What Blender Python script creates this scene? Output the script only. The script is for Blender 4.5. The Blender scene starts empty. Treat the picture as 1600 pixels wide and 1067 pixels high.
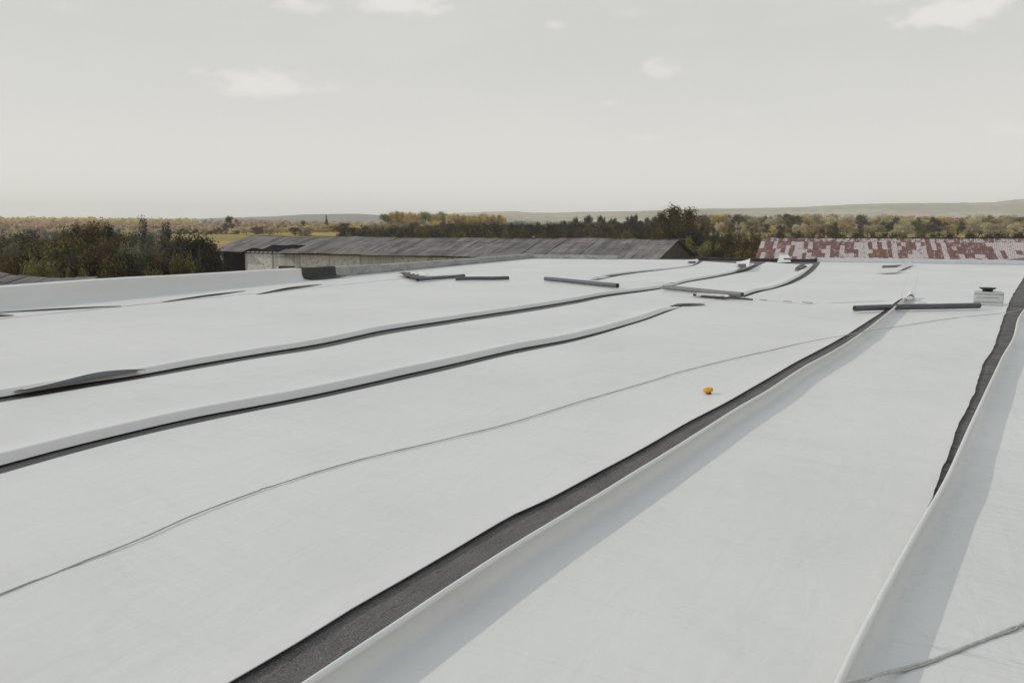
import bpy, bmesh, math, random
from mathutils import Vector, Matrix, noise
R = math.radians
C = bpy.context.scene.collection
SC = bpy.context.scene

# ------------------------------------------------------------------ camera
F = 1600 * 28 / 36.0
CAMZ, PITCH = 1.5, R(8.1)
cam_d = bpy.data.cameras.new('camera'); cam = bpy.data.objects.new('camera', cam_d); C.objects.link(cam)
cam_d.lens = 28; cam_d.sensor_width = 36; cam_d.clip_end = 30000; cam_d.clip_start = 0.05
cam.location = (0, 0, CAMZ); cam.rotation_euler = (math.pi/2 - PITCH, 0, 0)
SC.camera = cam
SC.view_settings.view_transform = 'Standard'; SC.view_settings.look = 'None'
SC.view_settings.gamma = 1; SC.view_settings.exposure = -0.9
SC.cycles.volume_step_rate = 1; SC.cycles.volume_bounces = 1
SC.cycles.transparent_max_bounces = 8

def ray(px, py):
    return Vector(((px-800)/F, math.cos(PITCH)+math.sin(PITCH)*(533.5-py)/F, -math.sin(PITCH)+math.cos(PITCH)*(533.5-py)/F))
def un(px, py, z=0.0):                       # point of the photo on the level plane at height z
    d = ray(px, py); e = 0.0
    for _ in range(4):
        t = (z+e-CAMZ)/d.z; e = und(d.x*t, d.y*t)
    return Vector((d.x*t, d.y*t, z))
def N(x, y, s, seed=0.0): return noise.noise(Vector((x*s, y*s, seed)))
def und(x, y):                                # the deck is not perfectly flat
    return 0.016*N(x, y, 0.22, 3.1)+0.004*N(x, y, 0.9, 7.7)
def atD(px, py, D):                          # point of the photo at forward distance D
    d = ray(px, py); t = D/d.y
    return Vector((d.x*t, D, CAMZ+d.z*t))
AX = Vector((0.468, 0.884)).normalized(); BX = Vector((AX.y, -AX.x))
def ab(p): return (p.x*AX.x+p.y*AX.y, p.x*BX.x+p.y*BX.y)
def xy(a, b): return Vector((a*AX.x+b*BX.x, a*AX.y+b*BX.y))

# ------------------------------------------------------------------ sun and sky
SUN_AZ, SUN_EL = R(80), R(28)                # azimuth to the left of the view
sd = Vector((-math.sin(SUN_AZ)*math.cos(SUN_EL), math.cos(SUN_AZ)*math.cos(SUN_EL), math.sin(SUN_EL)))
sl = bpy.data.lights.new('sun', 'SUN'); sl.energy = 2.95; sl.angle = R(0.8); sl.color = (1.0, 0.94, 0.85)
so = bpy.data.objects.new('sun', sl); C.objects.link(so); so.rotation_euler = (-sd).to_track_quat('-Z', 'Y').to_euler()

W = bpy.data.worlds.new('World'); SC.world = W; W.use_nodes = True
nt = W.node_tree; nt.nodes.clear()
class G:
    """tiny node-graph helper"""
    def __init__(s, nt): s.nt = nt
    def n(s, t, **kw):
        o = s.nt.nodes.new(t)
        for k, v in kw.items(): setattr(o, k, v)
        return o
    def put(s, sock, v):
        if hasattr(v, 'links') or isinstance(v, bpy.types.NodeSocket): s.nt.links.new(v, sock)
        else: sock.default_value = v
    def m(s, op, a, b=None, c=None, clamp=False):
        o = s.n('ShaderNodeMath', operation=op); o.use_clamp = clamp
        s.put(o.inputs[0], a)
        if b is not None: s.put(o.inputs[1], b)
        if c is not None: s.put(o.inputs[2], c)
        return o.outputs[0]
    def mix(s, f, a, b, mode='MIX'):
        o = s.n('ShaderNodeMix', data_type='RGBA', blend_type=mode)
        s.put(o.inputs[0], f); s.put(o.inputs[6], a if not isinstance(a, tuple) else a+(1,)*(4-len(a)))
        s.put(o.inputs[7], b if not isinstance(b, tuple) else b+(1,)*(4-len(b)))
        return o.outputs[2]
    def noise(s, vec, scale, detail=4, rough=0.55, dist=0.0):
        o = s.n('ShaderNodeTexNoise'); o.inputs['Scale'].default_value = scale; o.inputs['Detail'].default_value = detail
        o.inputs['Roughness'].default_value = rough; o.inputs['Distortion'].default_value = dist
        if vec is not None: s.nt.links.new(vec, o.inputs['Vector'])
        return o.outputs[0]
    def ss(s, v, a, b, lo=0.0, hi=1.0):
        o = s.n('ShaderNodeMapRange', interpolation_type='SMOOTHSTEP'); s.put(o.inputs[0], v)
        o.inputs[1].default_value = a; o.inputs[2].default_value = b; o.inputs[3].default_value = lo; o.inputs[4].default_value = hi
        return o.outputs[0]
    def mapping(s, vec, rot=(0,0,0), scale=(1,1,1), loc=(0,0,0)):
        o = s.n('ShaderNodeMapping'); s.nt.links.new(vec, o.inputs[0])
        o.inputs['Rotation'].default_value = rot; o.inputs['Scale'].default_value = scale; o.inputs['Location'].default_value = loc
        return o.outputs[0]
g = G(nt)
sky = g.n('ShaderNodeTexSky', sky_type='NISHITA', sun_disc=False)
sky.sun_elevation = SUN_EL; sky.sun_rotation = -SUN_AZ; sky.air_density = 1.0; sky.dust_density = 4.0; sky.ozone_density = 1.0
tc = g.n('ShaderNodeTexCoord'); sep = g.n('ShaderNodeSeparateXYZ'); nt.links.new(tc.outputs['Generated'], sep.inputs[0])
X, Y, Z = sep.outputs
el = g.m('ARCSINE', g.m('MINIMUM', g.m('MAXIMUM', Z, -1.0), 1.0)); az = g.m('ARCTAN2', X, Y)
hs = g.n('ShaderNodeHueSaturation'); hs.inputs['Saturation'].default_value = 0.25; nt.links.new(sky.outputs[0], hs.inputs['Color'])
HOR, MID, ZEN = (19.2, 18.6, 17.6), (12.75, 12.8, 12.4), (9.7, 11.2, 12.9)
base = g.mix(g.m('POWER', g.ss(el, -0.02, 0.24), 0.6), HOR, MID)
base = g.mix(g.ss(el, 0.26, 1.2), base, ZEN)
base = g.mix(0.08, base, hs.outputs[0])
# small fair-weather clouds, each at its own direction in the sky
cl = None
wob = g.m('SUBTRACT', g.noise(g.mapping(tc.outputs['Generated'], scale=(1, 1, 1.9)), 26, 6, 0.62), 0.5)
for (cx, cy, w, h, st) in [(415,135,104,28,1),(372,146,60,10,.6),(470,10,48,22,.85),(625,8,80,24,.95),(690,14,30,8,.5),(868,40,22,8,.6),(1033,112,38,19,.7),
        (953,162,18,7,.6),(1010,217,32,9,.6),(933,224,12,4,.5),(1500,14,130,38,1),(1395,-8,50,24,.6),(1580,205,44,14,.7),(607,247,14,9,.4),(1455,203,44,7,.3),
        (1160,178,22,8,.3),(1120,222,30,6,.3),(720,222,22,6,.25),(1115,190,14,9,.25),(985,22,30,10,.25),(100,14,30,12,.3),(1240,-90,190,40,.8),(200,-120,160,40,.8),(2100,120,150,40,.9),(-500,90,150,40,.9)]:
    d = ray(cx, cy).normalized(); a0 = math.atan2(d.x, d.y); e0 = math.asin(d.z)
    wa = w/F*math.cos(math.atan((cx-800)/F))**2; ha = h/F
    u = g.m('DIVIDE', g.m('SUBTRACT', az, a0), wa); dv = g.m('SUBTRACT', el, e0)
    up = g.m('DIVIDE', g.m('MAXIMUM', dv, 0.0), ha); dn = g.m('DIVIDE', g.m('MINIMUM', dv, 0.0), ha*0.62)
    r2 = g.m('SQRT', g.m('ADD', g.m('MULTIPLY', u, u), g.m('ADD', g.m('MULTIPLY', up, up), g.m('MULTIPLY', dn, dn))))
    r2 = g.m('MULTIPLY_ADD', wob, -2.9, r2)
    f = g.ss(r2, 1.05, 0.15, 0, st)
    cl = f if cl is None else g.m('MAXIMUM', cl, f)
base = g.mix(g.m('MULTIPLY', cl, 0.85), base, (15.8, 15.3, 14.5))
wisp = g.ss(g.noise(g.mapping(tc.outputs['Generated'], scale=(1, 1, 4)), 3.2, 8, 0.62), 0.42, 0.78)
base = g.mix(g.m('MULTIPLY', wisp, 0.26), base, (15.2, 14.7, 13.9))
bg = g.n('ShaderNodeBackground'); bg.inputs[1].default_value = 0.1; nt.links.new(base, bg.inputs[0])
wo = g.n('ShaderNodeOutputWorld'); nt.links.new(bg.outputs[0], wo.inputs[0])

# ------------------------------------------------------------------ helpers
def tag(o, label=None, cat=None, group=None, kind=None):
    if label: o['label'] = label
    if cat: o['category'] = cat
    if group: o['group'] = group
    if kind: o['kind'] = kind
    return o
def empty(name, loc=(0,0,0), rz=0.0):
    o = bpy.data.objects.new(name, None); C.objects.link(o); o.location = loc; o.rotation_euler = (0,0,rz)
    o.empty_display_size = 0.2
    return o
def mesh(name, V, Fc, mat=None, parent=None, smooth=False, world=True):
    me = bpy.data.meshes.new(name); me.from_pydata([tuple(v) for v in V], [], Fc); me.update()
    o = bpy.data.objects.new(name, me); C.objects.link(o)
    if mat is not None: me.materials.append(mat)
    if smooth: me.polygons.foreach_set('use_smooth', [True]*len(me.polygons))
    if parent is not None:
        o.parent = parent
        if world:                                # vertices given in world space, parent has a plain location
            me.transform(Matrix.LocRotScale(parent.location, parent.rotation_euler, None).inverted())
    return o
def box(V, Fc, o, ex, ey, ez):
    """box with corner o and edge vectors"""
    n = len(V); o, ex, ey, ez = map(Vector, (o, ex, ey, ez))
    V += [o, o+ex, o+ex+ey, o+ey, o+ez, o+ex+ez, o+ex+ey+ez, o+ey+ez]
    q = [(0,3,2,1),(4,5,6,7),(0,1,5,4),(1,2,6,5),(2,3,7,6),(3,0,4,7)]
    if ex.cross(ey).dot(ez) < 0: q = [f[::-1] for f in q]
    Fc += [tuple(n+i for i in f) for f in q]
def cyl(V, Fc, p0, p1, r0, r1, k=6, cap=True):
    p0, p1 = Vector(p0), Vector(p1); d = (p1-p0).normalized()
    s = d.orthogonal().normalized(); t = d.cross(s); n = len(V)
    for p, r in ((p0, r0), (p1, r1)):
        for i in range(k):
            a = 2*math.pi*i/k; V.append(p+s*math.cos(a)*r+t*math.sin(a)*r)
    for i in range(k): j = (i+1) % k; Fc.append((n+i, n+j, n+k+j, n+k+i))
    if cap: Fc.append(tuple(n+i for i in range(k))[::-1]); Fc.append(tuple(n+k+i for i in range(k)))
def fn(pts):
    """piecewise smooth function through (a, b) points, linear beyond both ends"""
    pts = sorted(pts)
    def f(a):
        if a <= pts[0][0]: i = 0
        elif a >= pts[-1][0]: i = len(pts)-2
        else: i = max(k for k in range(len(pts)-1) if pts[k][0] <= a)
        (x0, y0), (x1, y1) = pts[i], pts[i+1]
        t = (a-x0)/(x1-x0)
        if 0 <= t <= 1:
            def sl(k):
                if k <= 0 or k >= len(pts)-1: return (y1-y0)/(x1-x0)
                return (pts[k+1][1]-pts[k-1][1])/(pts[k+1][0]-pts[k-1][0])
            m0, m1 = sl(i)*(x1-x0), sl(i+1)*(x1-x0)
            t2, t3 = t*t, t*t*t
            return (2*t3-3*t2+1)*y0+(t3-2*t2+t)*m0+(-2*t3+3*t2)*y1+(t3-t2)*m1
        return y0+(y1-y0)*t
    return f
def pxf(pts, z=0.0): return fn([ab(un(x, y, z)) for x, y in pts])

# ------------------------------------------------------------------ materials
def mat(name, rough=0.7, spec=0.3):
    m = bpy.data.materials.new(name); m.use_nodes = True; nt = m.node_tree
    b = nt.nodes['Principled BSDF']; b.inputs['Roughness'].default_value = rough; b.inputs['Specular IOR Level'].default_value = spec
    g = G(nt); g.b = b; tc = g.n('ShaderNodeTexCoord'); g.obj = tc.outputs['Object']
    ge = g.n('ShaderNodeNewGeometry'); g.pos = ge.outputs['Position']
    def col(c): g.put(b.inputs['Base Color'], c if not isinstance(c, tuple) else c+(1,)*(4-len(c)))
    g.col = col
    def bump(h, strength=0.3, dist=0.02):
        o = g.n('ShaderNodeBump'); o.inputs['Strength'].default_value = strength; o.inputs['Distance'].default_value = dist
        g.nt.links.new(h, o.inputs['Height']); g.nt.links.new(o.outputs[0], b.inputs['Normal'])
    g.bump = bump
    return m, g
ROTZ = math.atan2(AX.y, AX.x)                 # turns world coordinates into along-strip / across-strip
def membrane(name, base, wr=1.0):
    m, g = mat(name, 0.5, 0.4)
    p = g.mapping(g.pos, rot=(0, 0, -ROTZ))                       # x = along the sheet, y = across
    big = g.noise(p, 0.35, 3); med = g.noise(g.mapping(p, scale=(0.5, 1.6, 1)), 1.6, 4); fine = g.noise(p, 45, 3)
    c = g.mix(g.ss(big, 0.3, 0.7), base, tuple(x*k for x, k in zip(base, (0.945, 0.945, 0.945))))
    c = g.mix(g.ss(med, 0.45, 0.75, 0, 0.35), c, tuple(x*0.94 for x in base))
    scuff = g.ss(g.noise(g.mapping(p, rot=(0,0,0.7), scale=(1, 9, 1)), 2.3, 5, 0.7), 0.62, 0.80, 0, 0.34)
    c = g.mix(scuff, c, (0.50, 0.50, 0.475))
    v = g.n('ShaderNodeTexVoronoi'); v.inputs['Scale'].default_value = 2.6; v.inputs['Randomness'].default_value = 1.0
    nt = g.nt; nt.links.new(p, v.inputs['Vector'])
    speck = g.ss(v.outputs['Distance'], 0.018, 0.008)
    keep = g.m('GREATER_THAN', g.noise(p, 1.7, 0), 0.60)
    c = g.mix(g.m('MULTIPLY', g.m('MULTIPLY', speck, keep), 0.8), c, (0.10, 0.085, 0.06))
    stain = g.ss(g.noise(p, 0.9, 8, 0.68), 0.50, 0.72, 0, 0.16)
    c = g.mix(stain, c, (0.50, 0.475, 0.42))
    smear = g.ss(g.noise(g.mapping(p, rot=(0,0,-0.4), scale=(0.6, 5, 1), loc=(3, 1, 0)), 1.4, 7, 0.75), 0.58, 0.76, 0, 0.30)
    c = g.mix(smear, c, (0.54, 0.53, 0.50)); g.col(c)
    wrk = g.noise(g.mapping(p, rot=(0,0,0.25), scale=(2.2, 0.55, 1)), 1.3, 4, 0.55, 0.6)
    wrk2 = g.noise(g.mapping(p, rot=(0,0,-0.5), scale=(1.0, 3.0, 1)), 2.2, 3, 0.5, 0.8)
    h = g.m('ADD', g.m('MULTIPLY', wrk, 1.0), g.m('ADD', g.m('MULTIPLY', wrk2, 0.25), g.m('MULTIPLY', fine, 0.01)))
    g.bump(h, 0.7*wr, 0.03)
    rg = g.ss(big, 0.3, 0.7, 0.36, 0.5); g.put(g.b.inputs['Roughness'], rg)
    return m
M = {}
M['membrane'] = membrane('white_membrane', (0.705, 0.697, 0.670))
M['membrane_wrinkled'] = membrane('wrinkled_white_membrane', (0.705, 0.697, 0.670), 2.0)

m, g = mat('bitumen_felt', 0.85, 0.25)
p = g.mapping(g.pos, rot=(0, 0, -ROTZ))
gr = g.noise(p, 160, 2, 0.7); pt = g.noise(p, 2.4, 5, 0.65); cr = g.noise(g.mapping(p, rot=(0,0,0.35), scale=(1, 4.5, 1)), 6, 5, 0.7, 0.5)
cx = g.noise(g.mapping(p, scale=(8, 0.8, 1)), 2.4, 4, 0.6, 0.4)
c = g.mix(g.ss(pt, 0.3, 0.7), (0.095, 0.087, 0.085), (0.145, 0.133, 0.128))
c = g.mix(g.ss(gr, 0.45, 0.68, 0, 0.85), c, (0.24, 0.225, 0.215)); c = g.mix(g.ss(g.noise(p, 60, 3, 0.7), 0.60, 0.70, 0, 0.5), c, (0.05, 0.046, 0.045))
c = g.mix(g.ss(cr, 0.60, 0.68, 0, 0.75), c, (0.05, 0.046, 0.045))
sp = g.n('ShaderNodeSeparateXYZ'); g.nt.links.new(p, sp.inputs[0])
zone = g.ss(sp.outputs[1], 0.30, -0.05, 0, 1)           # rightmost gap: dark and pale streaks paint the shading of its rucked felt
c = g.mix(g.m('MULTIPLY', zone, g.ss(cx, 0.54, 0.62)), c, (0.045, 0.040, 0.038)); c = g.mix(g.m('MULTIPLY', zone, g.ss(cx, 0.44, 0.36)), c, (0.20, 0.185, 0.175))
g.col(c)
h = g.m('ADD', g.m('MULTIPLY', gr, 0.10), g.m('ADD', g.m('MULTIPLY', cr, 0.8), g.m('MULTIPLY', cx, 1.3)))
g.bump(h, 0.8, 0.02); M['bitumen'] = m

m, g = mat('black_membrane', 0.5, 0.35)
g.col(g.mix(g.ss(g.noise(g.pos, 5, 4), 0.35, 0.7), (0.013, 0.012, 0.012), (0.032, 0.028, 0.027))); g.bump(g.noise(g.pos, 9, 4), 0.5, 0.03); M['black'] = m

m, g = mat('weathered_concrete', 0.9, 0.2)
n1 = g.noise(g.mapping(g.pos, scale=(1,1,3)), 1.4, 6, 0.7); n2 = g.noise(g.pos, 9, 5, 0.7)
c = g.mix(g.ss(n1, 0.35, 0.65), (0.27, 0.27, 0.262), (0.40, 0.40, 0.385)); c = g.mix(g.ss(n2, 0.52, 0.62, 0, 0.7), c, (0.50, 0.50, 0.48))
c = g.mix(g.ss(g.noise(g.pos, 22, 4, 0.7), 0.6, 0.7, 0, 0.6), c, (0.14, 0.135, 0.13))
g.col(c); g.bump(n2, 0.6, 0.03); M['concrete'] = m

def plain(name, c0, c1, rough=0.7, scale=6, spec=0.3, bs=0.3):
    m, g = mat(name, rough, spec); n_ = g.noise(g.obj, scale, 5, 0.65)
    g.col(g.mix(g.ss(n_, 0.3, 0.7), c0, c1)); g.bump(n_, bs, 0.01); return m
M['pipe'] = plain('grey_plastic_pipe', (0.075, 0.080, 0.092), (0.105, 0.11, 0.122), 0.45, 7, 0.4, 0.1)
M['pipe_light'] = plain('pale_grey_pipe', (0.15, 0.152, 0.158), (0.20, 0.20, 0.205), 0.55, 7, 0.4, 0.1)
M['bore_dark'] = plain('bore_shade_black', (0.02, 0.02, 0.022), (0.035, 0.035, 0.038), 0.7)
M['cord'] = plain('grey_cord', (0.36, 0.345, 0.32), (0.50, 0.485, 0.46), 0.9, 60)
M['rope'] = plain('white_rope', (0.42, 0.415, 0.40), (0.56, 0.55, 0.53), 0.9, 60)
M['vent_wrap'] = plain('vent_wrap', (0.50, 0.52, 0.525), (0.60, 0.61, 0.605), 0.5, 8)
M['vent_seam'] = plain('vent_seam', (0.22, 0.23, 0.235), (0.28, 0.285, 0.29), 0.6)
M['rubber'] = plain('black_rubber', (0.015, 0.015, 0.016), (0.025, 0.025, 0.026), 0.6)
M['yellow'] = plain('orange_yellow_plastic', (0.62, 0.27, 0.012), (0.72, 0.36, 0.03), 0.45, 30)
M['back'] = plain('shaded_underside', (0.028, 0.030, 0.038), (0.06, 0.065, 0.08), 0.6, 3)
M['dark_wood'] = plain('dark_timber', (0.045, 0.04, 0.036), (0.09, 0.08, 0.07), 0.85, 3)

# ------------------------------------------------------------------ gap lines between the sheets (photo points on the roof)
G1_far = pxf([(0,620),(100,603),(200,588),(300,570),(400,553),(500,536.5),(600,515.5),(700,500),(800,485),(900,469),(950,460),(1036,449),(1075,439.5),(1125,430.5),(1157,423),(1174,416)], 0.019)
G1_near = pxf([(0,629),(100,612),(200,595.5),(300,578),(400,560.5),(500,545),(600,523.5),(700,507),(800,491.5),(900,474.5),(950,464),(1036,451.2),(1078,441.5),(1130,432.5),(1165,425),(1186,415.5)], 0.012)
G2_far = pxf([(0,727),(100,700),(200,675.5),(300,653),(400,634.5),(500,614.5),(600,592.5),(700,570),(800,547.5),(900,528),(1000,500.5),(1040,486),(1064,478.5)], 0.014)
G2_near = pxf([(0,741),(100,712.5),(200,686),(300,663),(400,642),(500,622.5),(600,600.5),(700,578),(800,554),(900,533),(1000,503.5),(1040,489),(1066,479)], 0.009)
G3_left = pxf([(353,1067),(480,993),(558,944.5),(643,896),(708,858),(805,801),(834,788),(865,774),(1003,700),(1072,660),(1140,625),(1200,590.5),(1242,566),(1279,547),(1321,524),(1357,501),(1379,487),(1392,477),(1404,469)], 0.019)
LIP = 0.108
G3_rim = pxf([(472,1067),(643,954),(757,879),(850,821),(938,769),(1051,700),(1150,637.5),(1200,609),(1252,575),(1305,546),(1350,517),(1392,484),(1412,466)], LIP)
G4_left = pxf([(1305,1090),(1380,940),(1437,817),(1454.6,776),(1470,738),(1485,700),(1499,661),(1518,622),(1527,596),(1536,570),(1552,543),(1562,514),(1570,491),(1582,462),(1600,433)], 0.012)
G4_rim = pxf([(1305,1067),(1334,1006),(1392.6,896),(1437,817),(1475,752),(1499,700),(1515,664),(1541,609),(1565,559),(1583,527),(1592,495),(1612,470)], LIP)
G0_far = pxf([(929,436),(955,430),(1000,424.5),(1040,421),(1075,416.5),(1090,410),(1093,404)], 0.02)
G0_near = pxf([(940,438),(975,430.8),(1010,426),(1042,422.5),(1080,417),(1096,410.5),(1100,404)], 0.0)
G2b_far = pxf([(1160,463),(1180,456),(1207,450.5),(1235,440),(1255,429),(1268,418),(1276,410)], 0.02)
G2b_near = pxf([(1168,464),(1190,457),(1214,451.5),(1243,442),(1264,430),(1277,418),(1283,408)], 0.0)
A_END = lambda b: 35.2+(min(b, -9.5)+17.6)*0.27+max(0, b+9.5)*0.08
A0 = -7.0
B_PAR = lambda a: -15.2-0.088*(a-8.3)           # inner foot of the long parapet
B_RIGHT = 16.0

# ------------------------------------------------------------------ sheets
FLAT = [(0, 0)]
DROOP = [(0.0, 0.006), (0.012, 0.022), (0.026, 0.041), (0.040, 0.058), (0.046, 0.064), (0.054, 0.067), (0.070, 0.067), (0.11, 0.062), (0.18, 0.046), (0.26, 0.027), (0.38, 0.009), (0.5, 0.0)]
CURL = [(0.016, 0.090), (0.019, 0.095), (0.018, 0.101), (0.013, 0.1045), (0.007, 0.105), (0.002, 0.102), (0.0, 0.095), (0.0, 0.082), (0.001, 0.062), (0.004, 0.043), (0.010, 0.026), (0.021, 0.012), (0.040, 0.004), (0.07, 0.0), (0.15, 0.0)]
LIFT = [(0.0, 0.014), (0.04, 0.012), (0.09, 0.006), (0.16, 0.0)]
FLAT2 = [(0.0, 0.0), (0.1, 0.0)]
RIPPLE = [(0.0, 0.007), (0.03, 0.0065), (0.08, 0.003), (0.14, 0.0)]
LAP = [(0.0, 0.006), (0.05, 0.004), (0.12, 0.0)]
def sheet(name, label, fl, fr, a0, a1, pl=LAP, pr=LAP, z0=0.006, step=0.16, mat_=None, seed=0, wr=0.0, kl=None, kr=None):
    """one unrolled sheet: fl/fr give its two long edges, a0/a1 its ends (numbers or functions of b)"""
    A0f = a0 if callable(a0) else (lambda b: a0); A1f = a1 if callable(a1) else (lambda b: a1)
    am = 5.0; w = fr(am)-fl(am)
    na = int((A1f(fl(am))-A0f(fl(am)))/step)+2
    NI = 14
    V, Fc = [], []
    rows = len(pl)+NI+len(pr)
    lastl, lastr = pl[-1][0], pr[-1][0]
    for i in range(na+1):
        s = i/na
        bl0 = fl(A0f(-4)+(A1f(-4)-A0f(-4))*s)
        prof = []
        amid = A0f(bl0)+(A1f(bl0)-A0f(bl0))*s
        ll = kl(amid) if kl else 1.0; rr = kr(amid) if kr else 1.0
        wob = 1+0.03*N(amid, seed, 0.8, 1.0)+0.02*N(amid, seed, 3.2, 5.0)
        for d, z in pl: prof.append((0, d, z*ll*wob))
        for k in range(NI): prof.append((1, (k+1)/(NI+1), 0))
        for d, z in reversed(pr): prof.append((2, d, z*rr*wob))
        for (kind, d, z) in prof:
            a = amid
            for it in range(2):
                L_, R_ = fl(a), fr(a)
                if R_ < L_+0.02: R_ = L_+0.02
                wd = R_-L_; sc = min(1.0, wd/(lastl+lastr+0.05))
                b = L_+d*sc if kind == 0 else (R_-d*sc if kind == 2 else L_+lastl*sc+(wd-(lastl+lastr)*sc)*d)
                a = A0f(b)+(A1f(b)-A0f(b))*s
            q = xy(a, b)
            calm = min(1.0, max(0.0, (b-L_-0.12)/0.5))*min(1.0, max(0.0, (R_-b)/0.3)+0.2)
            zz = z0+z+und(q.x, q.y)+wr*calm*(max(0, N(a*0.75+b*0.55, b*0.35-a*0.15, 1.5, seed))*0.055+0.006*N(a*2.6+b*1.1, b*0.7, 1.0, seed+3))
            V.append((q.x, q.y, zz))
    for i in range(na):
        for k in range(rows-1):
            n = i*rows+k; Fc.append((n, n+1, n+rows+1, n+rows))
    V = [Vector(v) for v in V]
    # orient up
    f = Fc[len(Fc)//2]
    if (V[f[1]]-V[f[0]]).cross(V[f[2]]-V[f[0]]).z < 0: Fc = [q[::-1] for q in Fc]
    o = mesh(name, V, Fc, mat_ or M['membrane'], smooth=True)
    md = o.modifiers.new('thickness', 'SOLIDIFY'); md.thickness = 0.004; md.offset = -1; es = o.modifiers.new('crisp_edges', 'EDGE_SPLIT'); es.split_angle = R(50)
    tag(o, label, 'roofing sheet')
    return o

const = lambda v: (lambda a: v)
lin = lambda k, c: (lambda a: c+k*a)
LA, LB, LC = (lambda a: -13.7-0.03*(a-10)), (lambda a: -11.6-0.02*(a-10)), (lambda a: -9.5+0.0*(a-10))
# ends of the first row: line through two photo points
e0, e1 = ab(un(1036,451)), ab(un(1268,475))
CR = lambda b: e0[0]+(e1[0]-e0[0])*(b-e0[1])/(e1[1]-e0[1])
wav = lambda f, s, amp=0.012: (lambda a: f(a)+amp*N(a, s, 1.3, s)+amp*0.5*N(a, s, 5.0, s))
SH = []
def endl(p, q):
    (a0_, b0_), (a1_, b1_) = ab(un(*p)), ab(un(*q)); return lambda b: a0_+(a1_-a0_)*(b-b0_)/(b1_-b0_)
E01, E12 = endl((1097,408.8),(1169,413.5)), endl((1185,409.5),(1257,414.5))
def up_fade(c0, c1):      # 0 below c0, 1 above c1
    return lambda a: max(0.0, min(1.0, (a-c0)/(c1-c0)))
sheet('membrane_sheet', 'broad white sheet whose near edge droops along the farthest long dark gap', lambda a: LA(a)-0.02, lambda a: G1_far(a) if a < 21 else G0_far(22.2)+0.02*(a-21), A0, 23.2, pl=FLAT2, pr=DROOP, z0=0.012, seed=4, wr=0.3, kr=lambda a: 0.9 if a < 20 else max(0.1, 0.9-(a-20)*0.5))
zA = lambda b: 21.6
sheet('membrane_sheet', 'white sheet at the far end left of the short curved dark gap', lambda a: LA(a)-0.03, lambda a: G0_far(a) if a > 22.2 else G0_far(22.2)+(22.2-a)*0.4, 22.6, lambda b: A_END(b)-0.12, pl=FLAT2, pr=[(d, z*0.7) for d, z in DROOP], z0=0.015, seed=5, kr=up_fade(22.0, 23.2))
sheet('membrane_sheet', 'white sheet at the far end between the two most distant dark gaps', lambda a: G0_near(a) if a > 22.2 else G0_near(22.2)+(22.2-a)*0.1, lambda a: G1_far(a), 20.6, E01, pr=[(d, z*0.8) for d, z in DROOP], z0=0.018, seed=6)
sheet('membrane_sheet', 'white sheet between the two long parallel dark gaps on the left', lambda a: G1_near(a), lambda a: G2_far(a) if a < 15.4 else G2_far(15.4)+0.10*(a-15.4)+0.12*min(1, (a-15.4)*3), A0, CR, pl=LAP, pr=DROOP, z0=0.008, seed=7, wr=0.35, kr=lambda a: 1.0 if a < 15.0 else max(0.1, 1-(a-15.0)/1.0))
sheet('membrane_sheet', 'wide white sheet crossed by the thin cord, orange disc on it', lambda a: G2_near(a) if a < 15.5 else G2_near(15.5)+0.03*(a-15.5), lambda a: G3_left(a), A0, lambda b: CR(b) if b < -2.2 else CR(-2.2)+(b+2.2)*1.2, pl=LAP, pr=LIFT, z0=0.005, seed=8, wr=0.25)
sheet('membrane_sheet', 'white sheet at the far end crossed by no gap, beyond the pale grey pipe', lambda a: G1_near(a), lambda a: G2b_far(a), lambda b: CR(b)-0.25, E12, pr=[(d, z*0.8) for d, z in DROOP], z0=0.022, seed=9)
G3x = lambda a: G3_left(min(a, 19.0))+max(0, a-19.0)*-0.02
sheet('membrane_sheet', 'white sheet in the middle distance right of the curved far gap', lambda a: G2b_near(a), wav(lambda a: (G3_left(a) if a < 19.0 else G3_left(19.0)+0.22*min(1, (a-19)*2)-0.01*(a-19)), 11, .006), lambda b: (CR(b) if b < -2.2 else CR(-2.2)+(b+2.2)*1.2)-0.25, lambda b: A_END(b)-0.12, pr=FLAT2, z0=0.0115, seed=10)
G3r = lambda a: G3_rim(a) if a < 18.6 else G3_rim(18.6)-0.14*min(1, (a-18.6)/0.8)-0.012*(a-18.6)
sheet('membrane_sheet', 'white sheet with raised shaded left edge along the broad middle gap', G3r, (lambda a: G4_left(a)+0.012*N(a, 12, 1.3, 2)+0.005*N(a, 5, 6.5, 4)+0.012*max(0, N(a, 9, 2.7, 4))), A0, lambda b: A_END(b)-0.12, pl=CURL, pr=RIPPLE, z0=0.006, seed=11, wr=0.4, step=0.06, kl=lambda a: 1.0 if a < 17.8 else max(0.05, 1-(a-17.8)/1.0))
sheet('membrane_sheet', 'wrinkled white sheet with raised left edge beside the rightmost dark gap', G4_rim, lambda a: G4_rim(a)+1.85, A0, lambda b: A_END(b)-0.12, pl=CURL, pr=LAP, z0=0.012, seed=12, step=0.07, mat_=M['membrane_wrinkled'], wr=1.0)
sheet('membrane_sheet', 'wrinkled white sheet in the lower right corner under the rope', lambda a: G4_rim(a)+1.80, lambda a: G4_rim(a)+3.7, A0, lambda b: A_END(b)-0.12, z0=0.020, seed=13, step=0.12, mat_=M['membrane_wrinkled'], wr=0.8)
sheet('membrane_sheet', 'white sheet at the far right under the end of the roof', lambda a: G4_rim(a)+3.65, lambda a: min(B_RIGHT-0.1, G4_rim(a)+9.0), A0, lambda b: A_END(b)-0.12, z0=0.028, seed=14, step=0.3)

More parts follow.
